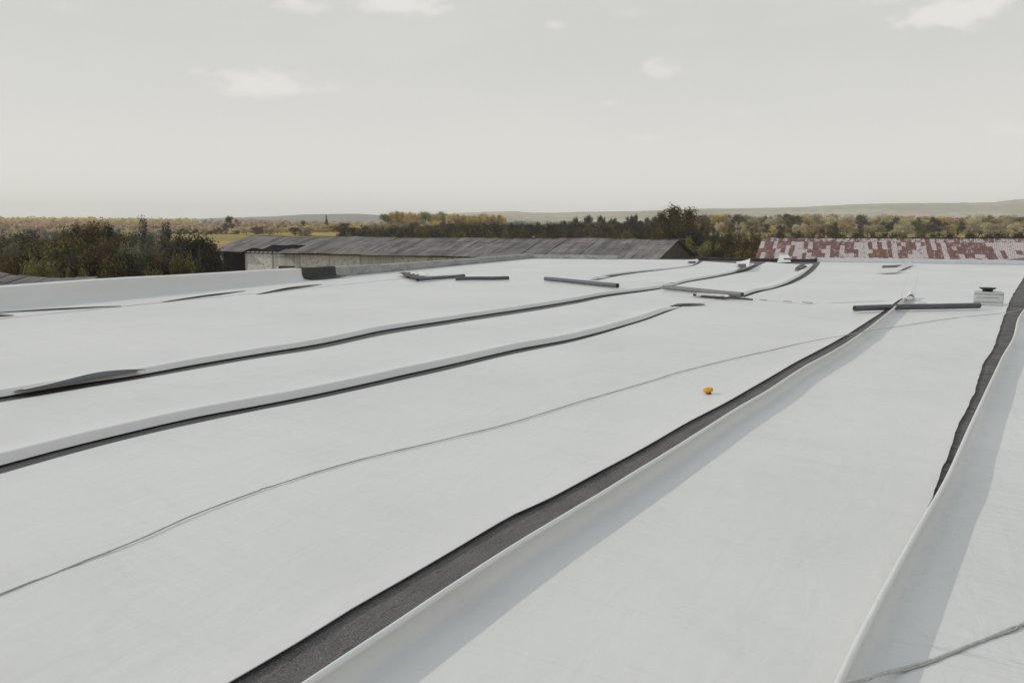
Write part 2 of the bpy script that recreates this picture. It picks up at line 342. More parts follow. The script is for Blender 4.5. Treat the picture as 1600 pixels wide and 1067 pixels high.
# ------------------------------------------------------------------ our own building: deck, parapets, walls
GROUND = -6.5
bld = empty('flat_roofed_building', (0, 0, 0)); tag(bld, 'long flat roofed building whose dark felt deck carries the loose white sheets', 'building')
V, Fc = [], []
na, nb = 150, 130
for i in range(na+1):
    for j in range(nb+1):
        b = -18.4+(B_RIGHT+18.4)*j/nb
        a = A0-0.2+(A_END(b)+0.25-A0+0.2)*i/na
        q = xy(a, b); V.append((q.x, q.y, und(q.x, q.y)-0.004))
for i in range(na):
    for j in range(nb):
        n = i*(nb+1)+j; Fc.append((n, n+nb+1, n+nb+2, n+1)[::-1])
mesh('roof_deck', V, Fc, M['bitumen'], bld, smooth=True)
V, Fc = [], []
cs = [(A0-0.2, -18.6), (A_END(-18.6)+0.3, -18.6), (A_END(B_RIGHT)+0.3, B_RIGHT), (A0-0.2, B_RIGHT)]
pts = [xy(*c) for c in cs]
for i in range(4):
    p, q = pts[i], pts[(i+1) % 4]; n = len(V)
    V += [(p.x, p.y, GROUND-0.5), (q.x, q.y, GROUND-0.5), (q.x, q.y, -0.05), (p.x, p.y, -0.05)]; Fc.append((n, n+1, n+2, n+3))
mesh('wall', V, Fc, M['concrete'], bld)

# heights of the long parapet from the photo
def par_h(px, py):
    d = ray(px, py); k = -0.088
    # find t with ab on the parapet plane
    a1, b1 = d.x*AX.x+d.y*AX.y, d.x*BX.x+d.y*BX.y
    t = (-15.2+0.088*8.3)/(b1-k*a1)
    return (a1*t, CAMZ+d.z*t)
PH = fn([par_h(*p) for p in [(0,449.5),(100,442),(200,435),(300,430),(400,424),(471,420),(520,417.5),(625,412),(700,407),(795,399.8)]])
PHf = lambda a: max(0.05, min(0.6, PH(a) if a < 34 else PH(34)))
pa = lambda px, py: par_h(px, py)[0]
A_W = pa(474, 420); A_C = pa(512, 418)         # white cover ends, bare concrete begins
def par_sweep(name, a0, a1, prof, mat_, parent=None, step=0.25, amp=0.004):
    n_ = max(2, int((a1-a0)/step)); V, Fc = [], []
    for i in range(n_+1):
        a = a0+(a1-a0)*i/n_; H = PHf(a); P = prof(H, a); k = len(P)
        for (db, z) in P:
            q = xy(a, B_PAR(a)+db); w = amp*N(a, db*3, 2.0, 4)
            V.append((q.x+w, q.y, z+und(q.x, q.y)*(1 if z < 0.1 else 0.3)+w))
    for i in range(n_):
        for j in range(k-1): n = i*k+j; Fc.append((n, n+1, n+k+1, n+k))
    if len(P) > 3 and prof is CONC:
        Fc.append(tuple(range(k))); Fc.append(tuple(n_*k+j for j in range(k))[::-1])
    o = mesh(name, V, Fc, mat_, parent, smooth=prof is not CONC)
    return o
CONC = lambda H, a: [(0.0, -0.1), (0.0, H-0.012), (-0.012, H), (-0.34, H), (-0.35, H-0.012), (-0.35, -0.4)]
par_sweep('parapet', A0, A_END(-17.7)+0.25, CONC, M['concrete'], bld, amp=0.012)
COVER = lambda H, a: [(-0.38, H-0.12), (-0.375, H-0.02), (-0.36, H+0.006), (-0.2, H+0.010), (-0.02, H+0.010), (0.012, H+0.002), (0.02, H-0.02), (0.03, H*0.7), (0.045, H*0.45), (0.07, H*0.26), (0.12, H*0.12+0.015), (0.22, 0.035), (0.40, 0.024), (0.8, 0.022), (1.1, 0.020), (LA(a)+0.05-B_PAR(a), 0.0145)]
def cov(a1): return par_sweep('membrane_sheet', A0, a1, COVER, M['membrane'], step=0.2)
o = cov(A_W); md = o.modifiers.new('thickness', 'SOLIDIFY'); md.thickness = 0.004; md.offset = 1; es = o.modifiers.new('crisp_edges', 'EDGE_SPLIT'); es.split_angle = R(50)
tag(o, 'white sheet turned up over the left parapet and draped across its top', 'roofing sheet')
o = sheet('membrane_sheet', 'white sheet lying at the foot of the bare concrete parapet', lambda a: B_PAR(a)+(0.05 if a < 24 else 0.05), lambda a: LA(a)+0.05, A_W-0.3, lambda b: A_END(b)-0.12, pl=LAP, pr=FLAT2, z0=0.0185, seed=21)
BLK = lambda H, a: [(-0.37, H-0.1), (-0.36, H+0.015), (-0.1, H+0.022), (0.02, H+0.018), (0.035, H-0.01), (0.05, H*0.6), (0.09, H*0.25), (0.2, 0.07), (0.42, 0.046)]
o = par_sweep('black_membrane_piece', A_W-0.12, A_C+0.35, BLK, M['black'], step=0.12, amp=0.03)
md = o.modifiers.new('thickness', 'SOLIDIFY'); md.thickness = 0.006; md.offset = 1; es = o.modifiers.new('crisp_edges', 'EDGE_SPLIT'); es.split_angle = R(50)
tag(o, 'glossy black piece of membrane draped over the left parapet where the white cover ends', 'membrane piece')

# end parapet: bare concrete on the left, black felt in the middle, white upturn on the right
def end_strip(name, b0, b1, H, mat_, off=0.0, parent=None, th=0.22, hole=None, wob=0.01, cap=0.0):
    n_ = max(3, int((b1-b0)/0.3)); V, Fc = [], []
    for i in range(n_+1):
        b = b0+(b1-b0)*i/n_; h = H(b) if callable(H) else H; h += wob*N(b, 0, 1.4, 9)
        for da, z in ((-0.10-off, -0.05), (-0.07-off, h*0.35), (-0.02-off, h), (th, h+cap), (th, -0.3)):
            q = xy(A_END(b)+da, b); V.append((q.x, q.y, z))
    for i in range(n_):
        for j in range(4): n = i*5+j; Fc.append((n, n+5, n+6, n+1))
    Fc.append(tuple(range(5))[::-1]); Fc.append(tuple(n_*5+j for j in range(5)))
    return mesh(name, V, Fc, mat_, parent)
def bend(px, py=405):                     # b where the photo column meets the end of the roof
    d = ray(px, py); a1, b1 = d.x*AX.x+d.y*AX.y, d.x*BX.x+d.y*BX.y; t = 5.0
    while a1*t < A_END(b1*t): t += 0.02
    return b1*t
end_strip('end_parapet', -17.9, bend(965), 0.20, M['concrete'], 0.0, bld)
end_strip('end_parapet', bend(965), bend(1085), lambda b: 0.03, M['concrete'], 0.0, bld)
end_strip('felt_upturn', bend(1085), bend(1216), 0.13, M['black'], 0.02, bld, wob=0.04)
end_strip('end_parapet', bend(1216), bend(1290), 0.06, M['concrete'], 0.0, bld)
end_strip('felt_upturn', bend(1225), bend(1277), 0.13, M['black'], 0.04, bld, wob=0.05)
end_strip('end_parapet', bend(1277), B_RIGHT, 0.20, M['vent_wrap'], 0.0, bld, wob=0.015)
# white scrap turned up between the black pieces
V, Fc = [], []
def patch(name, quad, h, mat_, nu=10, nv=5, curl=lambda u, v: 0.0, label=None, cat=None, thick=0.005, parent=None):
    """small loose piece: quad of four photo points on the roof, curl(u, v) lifts it"""
    P = [un(x, y, h) for x, y in quad]; V, Fc = [], []
    for i in range(nu+1):
        for j in range(nv+1):
            u, v = i/nu, j/nv
            q = P[0]*(1-u)*(1-v)+P[1]*u*(1-v)+P[2]*u*v+P[3]*(1-u)*v
            V.append(Vector((q.x, q.y, h+und(q.x, q.y)+curl(u, v)+0.012)))
    for i in range(nu):
        for j in range(nv): n = i*(nv+1)+j; Fc.append((n, n+nv+1, n+nv+2, n+1))
    f = Fc[0]
    if (V[f[1]]-V[f[0]]).cross(V[f[2]]-V[f[0]]).z < 0: Fc = [q[::-1] for q in Fc]
    o = mesh(name, V, Fc, mat_, parent, smooth=True)
    md = o.modifiers.new('thickness', 'SOLIDIFY'); md.thickness = thick; md.offset = 1; es = o.modifiers.new('crisp_edges', 'EDGE_SPLIT'); es.split_angle = R(50)
    if label: tag(o, label, cat)
    return o
S = math.sin; PI = math.pi
patch('membrane_scrap', [(1214,411),(1236,410),(1232,404),(1218,404)], 0.03, M['membrane'], label='white scrap turned up between the two black pieces at the roof end', cat='membrane piece', curl=lambda u, v: 0.16*v)
patch('membrane_scrap', [(1153,421),(1170,423),(1172,412),(1150,413)], 0.05, M['membrane'], label='white folded flap where the second farthest gap meets the roof end', cat='membrane piece', curl=lambda u, v: 0.04+0.10*u*u+0.05*v)
patch('membrane_scrap', [(1155,420),(1166,421),(1165,414.5),(1152,415)], 0.12, M['black'], label='small dark opening flap beside the white folded flap at the roof end', cat='membrane piece', curl=lambda u, v: 0.04)
patch('membrane_scrap', [(1242,424),(1262,417),(1256,414),(1243,419)], 0.06, M['black'], label='black curled scrap beside the curved gap near the roof end', cat='membrane piece', curl=lambda u, v: 0.05*S(PI*u))
patch('membrane_scrap', [(1074,412),(1088,411.5),(1086,409),(1076,409.5)], 0.05, M['black'], label='tiny black scrap at the tip of the farthest gap', cat='membrane piece', curl=lambda u, v: 0.02)
# black opening on the right with its lifted white flap
patch('membrane_scrap', [(1377,423.5),(1412,421),(1424,413.5),(1379,415.5)], 0.04, M['black'], label='black felt showing in the torn opening by the far right parapet', cat='membrane piece')
patch('membrane_scrap', [(1370,428),(1400,427),(1412,424),(1374,425.5)], 0.035, M['membrane'], nu=14, label='curled white flap under the torn black opening', cat='membrane piece', curl=lambda u, v: 0.02+0.10*v)
patch('membrane_scrap', [(1400,427),(1428,415),(1421,413.8),(1398,424.5)], 0.035, M['membrane'], nu=14, label='white flap folded back at the right of the torn black opening', cat='membrane piece', curl=lambda u, v: 0.02+0.08*v)
patch('membrane_scrap', [(1542,411.5),(1640,412),(1640,402),(1590,406)], 0.05, M['black'], label='dark wedge of felt at the far right end of the roof', cat='membrane piece', curl=lambda u, v: 0.05+0.02*u)
# crumpled felt by the concrete parapet
patch('membrane_scrap', [(622,431),(652,440),(655,434),(636,429)], 0.03, M['black'], nu=14, label='crumpled dark felt scrap beside the end of the leftmost pipe', cat='membrane piece', curl=lambda u, v: 0.03+0.05*abs(S(9*u+3*v)))
patch('membrane_scrap', [(640,431.5),(672,434),(664,430),(648,429.5)], 0.03, M['membrane'], nu=12, label='white crumpled scrap behind the leftmost pipe', cat='membrane piece', curl=lambda u, v: 0.03+0.06*abs(S(5*u+2*v)))
# arched fold closing the broad middle gap, black sheet painted as its shaded hollow
patch('membrane_scrap', [(1413,469),(1431,468.5),(1428,463.5),(1418,463.5)], 0.03, M['membrane'], nu=12, nv=8, label='small arched white fold closing the broad middle gap beyond the long dark pipe', cat='membrane piece', curl=lambda u, v: 0.015+0.10*S(PI*u)*(0.3+0.7*v))
patch('membrane_scrap', [(1416,467.2),(1428,467),(1427,464.2),(1419,464.2)], 0.10, M['black'], label='black sheet standing for the shade under the arched white fold', cat='membrane piece', curl=lambda u, v: 0.01+0.035*S(PI*u))

# lifted lap edges near the left parapet
def lens(name, p0, p1, wpx, h, label, mat_=None, under=True, n_=26, dz=0.03):
    """long lens-shaped blister of a lap edge: rises to h in its middle, open on the near side"""
    A_, B_ = un(*p0, 0), un(*p1, 0); d = (B_-A_); L = d.length; d.normalize(); nrm = Vector((-d.y, d.x, 0))
    V, Fc = [], []
    for i in range(n_+1):
        u = i/n_; e = S(PI*u)**1.2; q = A_+d*L*u+nrm*0.03*N(u*4, 0, 1, 2)
        for (k, (off, z)) in enumerate([(0.0, h*e+0.006), (0.03, h*e*1.03+0.006), (0.10, h*e*0.85), (0.22, h*e*0.4), (0.38, 0.0)]):
            r = q+nrm*off*(0.3+0.7*e)*wpx; V.append((r.x, r.y, dz+z+und(r.x, r.y)))
    for i in range(n_):
        for j in range(4): n = i*5+j; Fc.append((n, n+5, n+6, n+1))
    o = mesh(name, V, Fc, mat_ or M['membrane'], smooth=True)
    md = o.modifiers.new('thickness', 'SOLIDIFY'); md.thickness = 0.004; md.offset = 1; es = o.modifiers.new('crisp_edges', 'EDGE_SPLIT'); es.split_angle = R(50)
    tag(o, label, 'membrane piece'); return o
lens('lifted_flap', (-30,493), (190,480.5), 1.0, 0.014, 'long lifted lap edge at the far left below the white parapet')
lens('lifted_flap', (258,473.5), (385,456.5), 1.0, 0.022, 'lifted lap edge in the middle of the three below the white parapet')
lens('lifted_flap', (405,461), (504,446), 1.1, 0.040, 'tallest lifted lap edge, right of the three below the white parapet')
lens('lifted_flap', (-20,498), (22,495.5), 0.8, 0.03, 'short lifted lap edge at the left border')
patch('membrane_scrap', [(1046,479.8),(1102,477.2),(1100,476.2),(1058,475.8)], 0.008, M['black'], nu=24, label='black strip laid as the dark slit where the nearer of the two long left gaps closes', cat='membrane piece', curl=lambda u, v: 0.012*S(PI*u))  # black strip drawn in place of the narrowing dark slit
# dark blister along the farthest long gap (lower left)
def ridge_blister():
    up_ = fn([(38,608.0),(70,601),(100,593.7),(135,585),(160,580.3),(190,577.6),(210,576.8),(228,576.9)]); lo_ = fn([(38,609.5),(75,602.8),(100,598.9),(125,594),(150,589),(175,585),(200,580.5),(228,577.2)])
    V, V2, Fc, F2 = [], [], [], []; n_ = 50
    for i in range(n_+1):
        x = 38+190*i/n_; q = un(x, lo_(x), 0.075); r_ = un(x, min(up_(x), lo_(x)-0.2), 0.080)
        bx = Vector((BX.x, BX.y, 0)); u0 = und(q.x, q.y); e = min(1.0, 4*i/n_, 4*(1-i/n_))
        m_ = (q+r_)/2; V += [(q.x, q.y, 0.072+u0), (m_.x, m_.y, 0.077+u0), (r_.x, r_.y, 0.079+u0)]
        for o_, z in ((0.0, 0.079), (-0.008, 0.081), (-0.06, 0.074), (-0.14, 0.052), (-0.26, 0.026), (-0.40, 0.004)): w = r_+bx*o_; V2.append((w.x, w.y, z+u0))
    for i in range(n_):
        for j in range(2): n = i*3+j; Fc.append((n, n+3, n+4, n+1))
        for j in range(5): n = i*6+j; F2.append((n, n+6, n+7, n+1)[::-1])
    o = mesh('lifted_flap', V2, F2, M['membrane'], smooth=True)
    tag(o, 'raised fold with a dark patch laid as its shaded hollow along the farthest long gap at the lower left', 'membrane piece')
    mesh('hollow', V, Fc, M['back'], o, smooth=True)  # dark patch on the crest paints the shade of the fold's slit
ridge_blister()

# cross lap: torn batten and dashes
M['lapline'] = M['black']
V, Fc = [], []
rnd = random.Random(5)
p, q = un(1186,471.2), un(1264,475.6)
d = (q-p); L = d.length; d.normalize(); nn = Vector((-d.y, d.x, 0)); t = 0
while t < L:
    w = rnd.uniform(0.06, 0.22)
    V, Fc = [], []
    box(V, Fc, p+d*t+nn*rnd.uniform(-.01,.01)+Vector((0,0,0.030)), d*w, nn*rnd.uniform(.012,.03), (0,0,0.008)); t += w+rnd.uniform(0.08, 0.35)
    tag(mesh('lap_gap', V, Fc, M['black']), 'short dark slit in the dashed cross lap right of the pale pipe', 'lap gap', 'slits along the cross lap')
V, Fc = [], []
cyl(V, Fc, un(1096,463.0,0.05), un(1176,468.6,0.045), 0.022, 0.018, 6)
o = mesh('batten', V, Fc, M['dark_wood']); tag(o, 'thin dark batten lying just in front of the pale grey pipe', 'batten')
patch('membrane_scrap', [(1085,462.5),(1140,466.8),(1136,462.5),(1090,459.6)], 0.04, M['membrane'], nu=20, label='ragged white edge of sheet lifting in front of the pale grey pipe', cat='membrane piece', curl=lambda u, v: 0.015+0.03*abs(S(14*u))*(1-v))
V, Fc = [], []
box(V, Fc, un(1084,463,0.03), (0.06,0,0), (0,0.07,0), (0,0.01,0.05))
o = mesh('membrane_scrap', V, Fc, M['black']); tag(o, 'small black block by the ragged sheet edge near the pale grey pipe', 'membrane piece')

# ------------------------------------------------------------------ pipes
def pipe(p0, p1, r, label, mat_, k=20):
    r0 = r; A_, B_ = un(*p0, r+0.03), un(*p1, r+0.03)
    c = (A_+B_)/2; root = empty('pipe', (c.x, c.y, 0.03)); tag(root, label, 'pipe', 'loose pipes lying on the roof')
    d = (B_-A_); L = d.length; d.normalize(); s = Vector((-d.y, d.x, 0)); up = Vector((0,0,1)); V, Fc = [], []
    n_ = 12; prof = [(r, 0)]
    for i in range(n_+1):
        u = i/n_; q = A_+d*L*u+s*0.012*S(PI*u)+up*(und(A_.x+(B_-A_).x*u, A_.y+(B_-A_).y*u)+0.004*S(2*PI*u))
        for j in range(k): a = 2*PI*j/k; V.append(q+s*math.cos(a)*r+up*S(a)*r)
    for i in range(n_):
        for j in range(k): jj = (j+1) % k; Fc.append((i*k+j, i*k+jj, (i+1)*k+jj, (i+1)*k+j)[::-1])
    for (e, ring, sg) in ((A_, 0, 1), (B_, n_*k, -1)):         # wall thickness and a short way inside
        n = len(V)
        for (rr, dd) in ((r*0.82, 0.0), (r*0.80, 0.25)):
            for j in range(k): a = 2*PI*j/k; V.append(e+d*sg*dd+s*math.cos(a)*rr+up*(S(a)*rr+und(e.x, e.y)))
        for j in range(k):
            jj = (j+1) % k; Fc.append((ring+j, ring+jj, n+jj, n+j)); Fc.append((n+j, n+jj, n+k+jj, n+k+j))
    bm_o = mesh('tube', V, Fc, mat_, root, smooth=True)
    for (e, sg) in ((A_, 1), (B_, -1)):
        V, Fc = [], []
        for j in range(k): a = 2*PI*j/k; V.append(e+d*sg*0.06+s*math.cos(a)*r*0.80+up*(S(a)*r*0.80+und(e.x, e.y)))
        Fc.append(tuple(range(k))); mesh('bore_shade', V, Fc, M['bore_dark'], root)  # dark disc near each end stands for the shade inside the tube
    return root
pipe((652,437.2),(725,430.8),0.052,'dark grey pipe nearest the concrete parapet, leftmost of the pipes',M['pipe'])
pipe((712,435.8),(795,434.3),0.052,'dark grey pipe overlapping the end of the leftmost pipe',M['pipe'])
pipe((852,435.6),(965,446.4),0.058,'grey pipe lying alone between the leftmost pair and the pale pipe',M['pipe'])
pipe((1037,449.0),(1160,460.6),0.054,'pale grey pipe lying across the cross lap in the middle distance',M['pipe_light'])
pipe((1335,482.0),(1530,477.4),0.052,'long dark grey pipe across the broad gap beside the white vent box',M['pipe'])

# ------------------------------------------------------------------ vent box
c = un(1544, 476, 0.03); vb = empty('roof_vent', (c.x, c.y, 0.03), R(-28)); tag(vb, 'square white wrapped roof vent with a small black cap', 'vent')
def local(name, V, Fc, m_, parent, smooth=False):
    o = mesh(name, V, Fc, m_, parent, smooth=smooth, world=False); return o
bm = bmesh.new(); bmesh.ops.create_cube(bm, size=1); bmesh.ops.scale(bm, vec=(0.50, 0.44, 0.26), verts=bm.verts); bmesh.ops.translate(bm, vec=(0, 0.2, 0.11), verts=bm.verts)
bmesh.ops.bevel(bm, geom=bm.edges[:], offset=0.012, segments=2, affect='EDGES')
me = bpy.data.meshes.new('vent_body'); bm.to_mesh(me); me.materials.append(M['vent_wrap']); o = bpy.data.objects.new('vent_body', me); C.objects.link(o); o.parent = vb
V, Fc = [], []
box(V, Fc, (-0.20,-0.0255,0.13), (0.36,0,0), (0,0.008,0), (0,0,0.007)); box(V, Fc, (-0.256,-0.03,0.045), (0.50,0,0), (0,0.012,0), (0,0,0.006)); box(V, Fc, (-0.256,-0.03,0.20), (0.506,0,0), (0,0.012,0), (0,0,0.005))
local('seam', V, Fc, M['vent_seam'], vb)
V, Fc = [], []
cyl(V, Fc, (-0.02,0.15,0.20), (-0.02,0.15,0.275), 0.09, 0.09, 20); cyl(V, Fc, (-0.02,0.15,0.275), (-0.02,0.15,0.305), 0.09, 0.15, 20); cyl(V, Fc, (-0.02,0.15,0.305), (-0.02,0.15,0.315), 0.15, 0.15, 20)
local('cap', V, Fc, M['rubber'], vb)

# ------------------------------------------------------------------ small orange disc
c = un(1107, 614.5, 0.01); yd = empty('plastic_cap', (c.x, c.y, 0.012)); tag(yd, 'small orange yellow cap tilted on a dark stub, alone on the white sheet', 'cap')
V, Fc = [], []
k = 24
prof = [(0.0, 0.040), (0.030, 0.039), (0.044, 0.034), (0.048, 0.024), (0.044, 0.014), (0.030, 0.008), (0.0, 0.007)]
for (r, z) in prof:
    for j in range(k): a = 2*PI*j/k; V.append(Vector((r*math.cos(a), r*math.sin(a)*0.8, z+0.012)))
for i in range(len(prof)-1):
    for j in range(k): jj = (j+1) % k; Fc.append((i*k+j, i*k+jj, (i+1)*k+jj, (i+1)*k+j)[::-1])
rot = Matrix.Rotation(R(-12), 4, 'Y') @ Matrix.Rotation(R(14), 4, 'X')
V = [rot @ v for v in V]
local('disc', V, Fc, M['yellow'], yd, True)
V, Fc = [], []; cyl(V, Fc, (0.002,-0.004,-0.012), (0.0,0,0.024), 0.026, 0.02, 12); local('stub', V, Fc, M['rubber'], yd)

# ------------------------------------------------------------------ cord and rope
def cord(name, pts, r, z, mat_, label, cat, sub=10, k=6, wob=0.0, seed=0):
    P = [un(q[0], q[1], q[2] if len(q) > 2 else z) for q in pts]; L = []
    for i in range(len(P)-1):
        p0, p1, p2, p3 = P[max(i-1, 0)], P[i], P[i+1], P[min(i+2, len(P)-1)]
        for s_ in range(sub):
            t = s_/sub
            L.append(0.5*((2*p1)+(-p0+p2)*t+(2*p0-5*p1+4*p2-p3)*t*t+(-p0+3*p1-3*p2+p3)*t**3))
    L.append(P[-1]); V, Fc = [], []
    for i, p in enumerate(L):
        d = (L[min(i+1, len(L)-1)]-L[max(i-1, 0)]).normalized(); s = Vector((-d.y, d.x, 0)); up = Vector((0,0,1))
        o_ = s*wob*N(i*0.35, seed, 1.0, 2)+up*(und(p.x, p.y)+abs(wob)*0.6*N(i*0.2, seed, 1.0, 5)); rr = r*(1+0.35*N(i*1.7, seed, 1, 3))
        for j in range(k): a = 2*PI*j/k; V.append(p+o_+s*math.cos(a)*rr+up*math.sin(a)*rr)
    for i in range(len(L)-1):
        for j in range(k): jj = (j+1) % k; Fc.append((i*k+j, i*k+jj, (i+1)*k+jj, (i+1)*k+j))
    return tag(mesh(name, V, Fc, mat_, smooth=True), label, cat)
cord('cord', [(-300,1050),(-120,975),(0,928),(110,885),(215,843),(310,801),(400,767.5),(422,760),(550,721),(700,685),(800,660),(900,629),(1015,595.5),(1062,581),(1125,565),(1200,548),(1250,536.5,.018),(1285,530,.032),(1313,525,.070),(1338,520.5,.122),(1358,517,.10),(1385,512.5,.03),(1423,507,.020),(1489,497,.020),(1560,490,.022),(1578,487.5,.09),(1600,483,.122),(1640,478,.03),(1680,474,.02)],
     0.0040, 0.0145, M['cord'], 'thin grey cord running across the whole roof from lower left to the right', 'cord', wob=0.004)
V0 = [(1150,1130,.02),(1230,1099,.05),(1290,1077,.135),(1330,1065,.14),(1350,1060,.11),(1375,1053,.06),(1410,1044,.022),(1458,1030,.017),(1527,1003,.017),(1578,982,.017),(1600,973,.017),(1700,925,.017)]
cord('rope', V0, 0.0062, 0.030, M['rope'], 'thicker white rope crossing the lower right corner', 'rope', wob=0.004, seed=3)
cord('rope', [(x, y+2.2+1.6*S(i*2.2), z) for i, (x, y, z) in enumerate(V0)], 0.0040, 0.026, M['cord'], 'second strand of rope twisted along the thicker white rope', 'rope', wob=0.005, seed=8)

# ------------------------------------------------------------------ land
def h_land(x, y):
    D = math.hypot(x, y); th = math.degrees(math.atan2(x, max(1e-3, abs(y)))) if y > 0 else 0
    t = max(0, min(1, (D-130)/270)); z = GROUND+(t*t*(3-2*t))*6.0
    z += max(0, min(1, (D-420)/600))*1.5
    w = max(0, min(1, (-th-9)/9)); w = w*w*(3-2*w); t2 = max(0, min(1, (D-380)/420)); t2 = t2*t2*(3-2*t2)
    z += w*t2*(2.6+0.6*max(0, min(1, (-th-20)/12)))
    z += 0.35*N(x, y, 0.01, 2)*min(1, D/150)
    return z
V, Fc = [], []
rad = [0, 20, 40, 60, 80, 100, 120, 140, 165, 190, 220, 250, 285, 320, 360, 400, 450, 500, 560, 620, 700, 800, 900, 1050, 1250, 1500, 1900, 2500, 3300, 4500, 6200]
ns = 160
for r in rad:
    for j in range(ns):
        a = 2*PI*j/ns; x, y = r*S(a), r*math.cos(a); V.append((x, y, h_land(x, y) if r < 6000 else -1))
for i in range(len(rad)-1):
    for j in range(ns): jj = (j+1) % ns; Fc.append((i*ns+j, (i+1)*ns+j, (i+1)*ns+jj, i*ns+jj)[::-1])
m, g = mat('autumn_fields', 0.95, 0.1)
n1 = g.noise(g.mapping(g.pos, scale=(0.35, 1, 1)), 0.02, 6, 0.6); n2 = g.noise(g.pos, 0.35, 5, 0.7); n3 = g.noise(g.mapping(g.pos, scale=(0.3, 1, 1)), 0.006, 3)
c = g.mix(g.ss(n1, 0.4, 0.6), (0.24, 0.19, 0.06), (0.46, 0.34, 0.11)); c = g.mix(g.ss(n2, 0.45, 0.65, 0, 0.5), c, (0.16, 0.14, 0.05)); c = g.mix(g.ss(n3, 0.5, 0.6, 0, 0.4), c, (0.20, 0.20, 0.08))
g.col(c); g.bump(n2, 0.8, 0.4)
tag(mesh('ground', V, Fc, m, smooth=True), kind='structure')

# hills: long ridges with a front and a back slope
def hills(name, prof, D, depth, mat_, base=-1.0, rough=0.03):
    V, Fc = [], []; n_ = 140; f = fn(prof)
    x0, x1 = prof[0][0], prof[-1][0]; K = 16
    for i in range(n_+1):
        px = x0+(x1-x0)*i/n_; top = atD(px, f(px), D)
        dirx = Vector((top.x/D, 1.0, 0))
        for k in range(K+1):
            s = k/K*2-1                       # -1 foot, 0 crest, 1 back foot
            e = max(0.0, 1-abs(s))**0.8; e = e*e*(3-2*e)
            DD = D+s*depth; hgt = base+(top.z-base)*e
            hgt += (top.z-base)*rough*(N(px*0.02, s*3, 1, 3)*(1-e)*4*e+0.5*N(px*0.11, s*9, 1, 5)*(0.3 if abs(s) < 0.1 else 1)*e)
            V.append((dirx.x*DD, DD, hgt))
    for i in range(n_):
        for k in range(K): n = i*(K+1)+k; Fc.append((n, n+K+1, n+K+2, n+1))
    return tag(mesh(name, V, Fc, mat_, smooth=True), kind='structure')
def hill_mat(name, c0, c1, c2, s):
    m, g = mat(name, 0.95, 0.1)
    n1 = g.noise(g.mapping(g.pos, scale=(0.5, 1, 2)), 0.0035*s, 6, 0.7); n2 = g.noise(g.pos, 0.03*s, 5, 0.7)
    c = g.mix(g.ss(n1, 0.42, 0.58), c0, c1); c = g.mix(g.ss(n2, 0.5, 0.62, 0, 0.8), c, c2); g.col(c); g.bump(n2, 1.0, 6); return m
hm1 = hill_mat('far_hill_cover', (0.30, 0.25, 0.17), (0.48, 0.41, 0.29), (0.16, 0.15, 0.11), 1)
hills('hill', [(150,350),(230,346),(290,343.5),(330,341),(400,339),(440,337.5),(475,335.2),(520,334.5),(560,334.3),(600,336.5),(650,339),(740,343),(800,346)], 3600, 700, hill_mat('blue_hill_cover', (0.06, 0.065, 0.045), (0.09, 0.09, 0.06), (0.04, 0.05, 0.035), 1))
hills('hill', [(640,345),(700,334.5),(740,332),(790,330.5),(808,330.2),(815,332),(850,332.5),(875,332.5),(905,331.5),(1000,330),(1085,326.5),(1150,326),(1200,325),(1225,325),(1300,321.5),(1340,319.5),(1400,318),(1450,317.8),(1500,317.5),(1550,316.5),(1580,313),(1610,311),(1700,309),(1900,312),(2300,330)], 3000, 900, hm1)
hills('hill', [(-900,332),(-500,334),(-200,338),(0,342),(200,344),(330,346)], 3200, 700, hm1)

# ------------------------------------------------------------------ trees
def leaf_mat(name, dark, paler, acc, hv=None):
    m, g = mat(name, 0.8, 0.15)
    oi = g.n('ShaderNodeObjectInfo'); rn = oi.outputs['Random']
    n1 = g.noise(g.pos, 0.55, 3, 0.6); n2 = g.noise(g.pos, 3.1, 2, 0.6)
    c = g.mix(g.ss(n1, 0.38, 0.62), dark, paler); c = g.mix(g.ss(n2, 0.5, 0.66, 0, 0.8), c, acc)  # noise picks between darker and paler leaf tones
    hs = g.n('ShaderNodeHueSaturation'); g.nt.links.new(c, hs.inputs['Color'])
    g.put(hs.inputs['Value'], hv if hv else g.m('MULTIPLY_ADD', rn, 0.7, 0.66)); g.put(hs.inputs['Hue'], g.m('MULTIPLY_ADD', rn, 0.06, 0.47)); hs.inputs['Saturation'].default_value = 0.92
    g.col(hs.outputs[0])
    tr = g.n('ShaderNodeBsdfTranslucent'); g.nt.links.new(hs.outputs[0], tr.inputs[0]); ms = g.n('ShaderNodeMixShader'); ms.inputs[0].default_value = 0.42
    out = [n for n in g.nt.nodes if n.type == 'OUTPUT_MATERIAL'][0]
    g.nt.links.new(g.b.outputs[0], ms.inputs[1]); g.nt.links.new(tr.outputs[0], ms.inputs[2]); g.nt.links.new(ms.outputs[0], out.inputs[0])
    return m
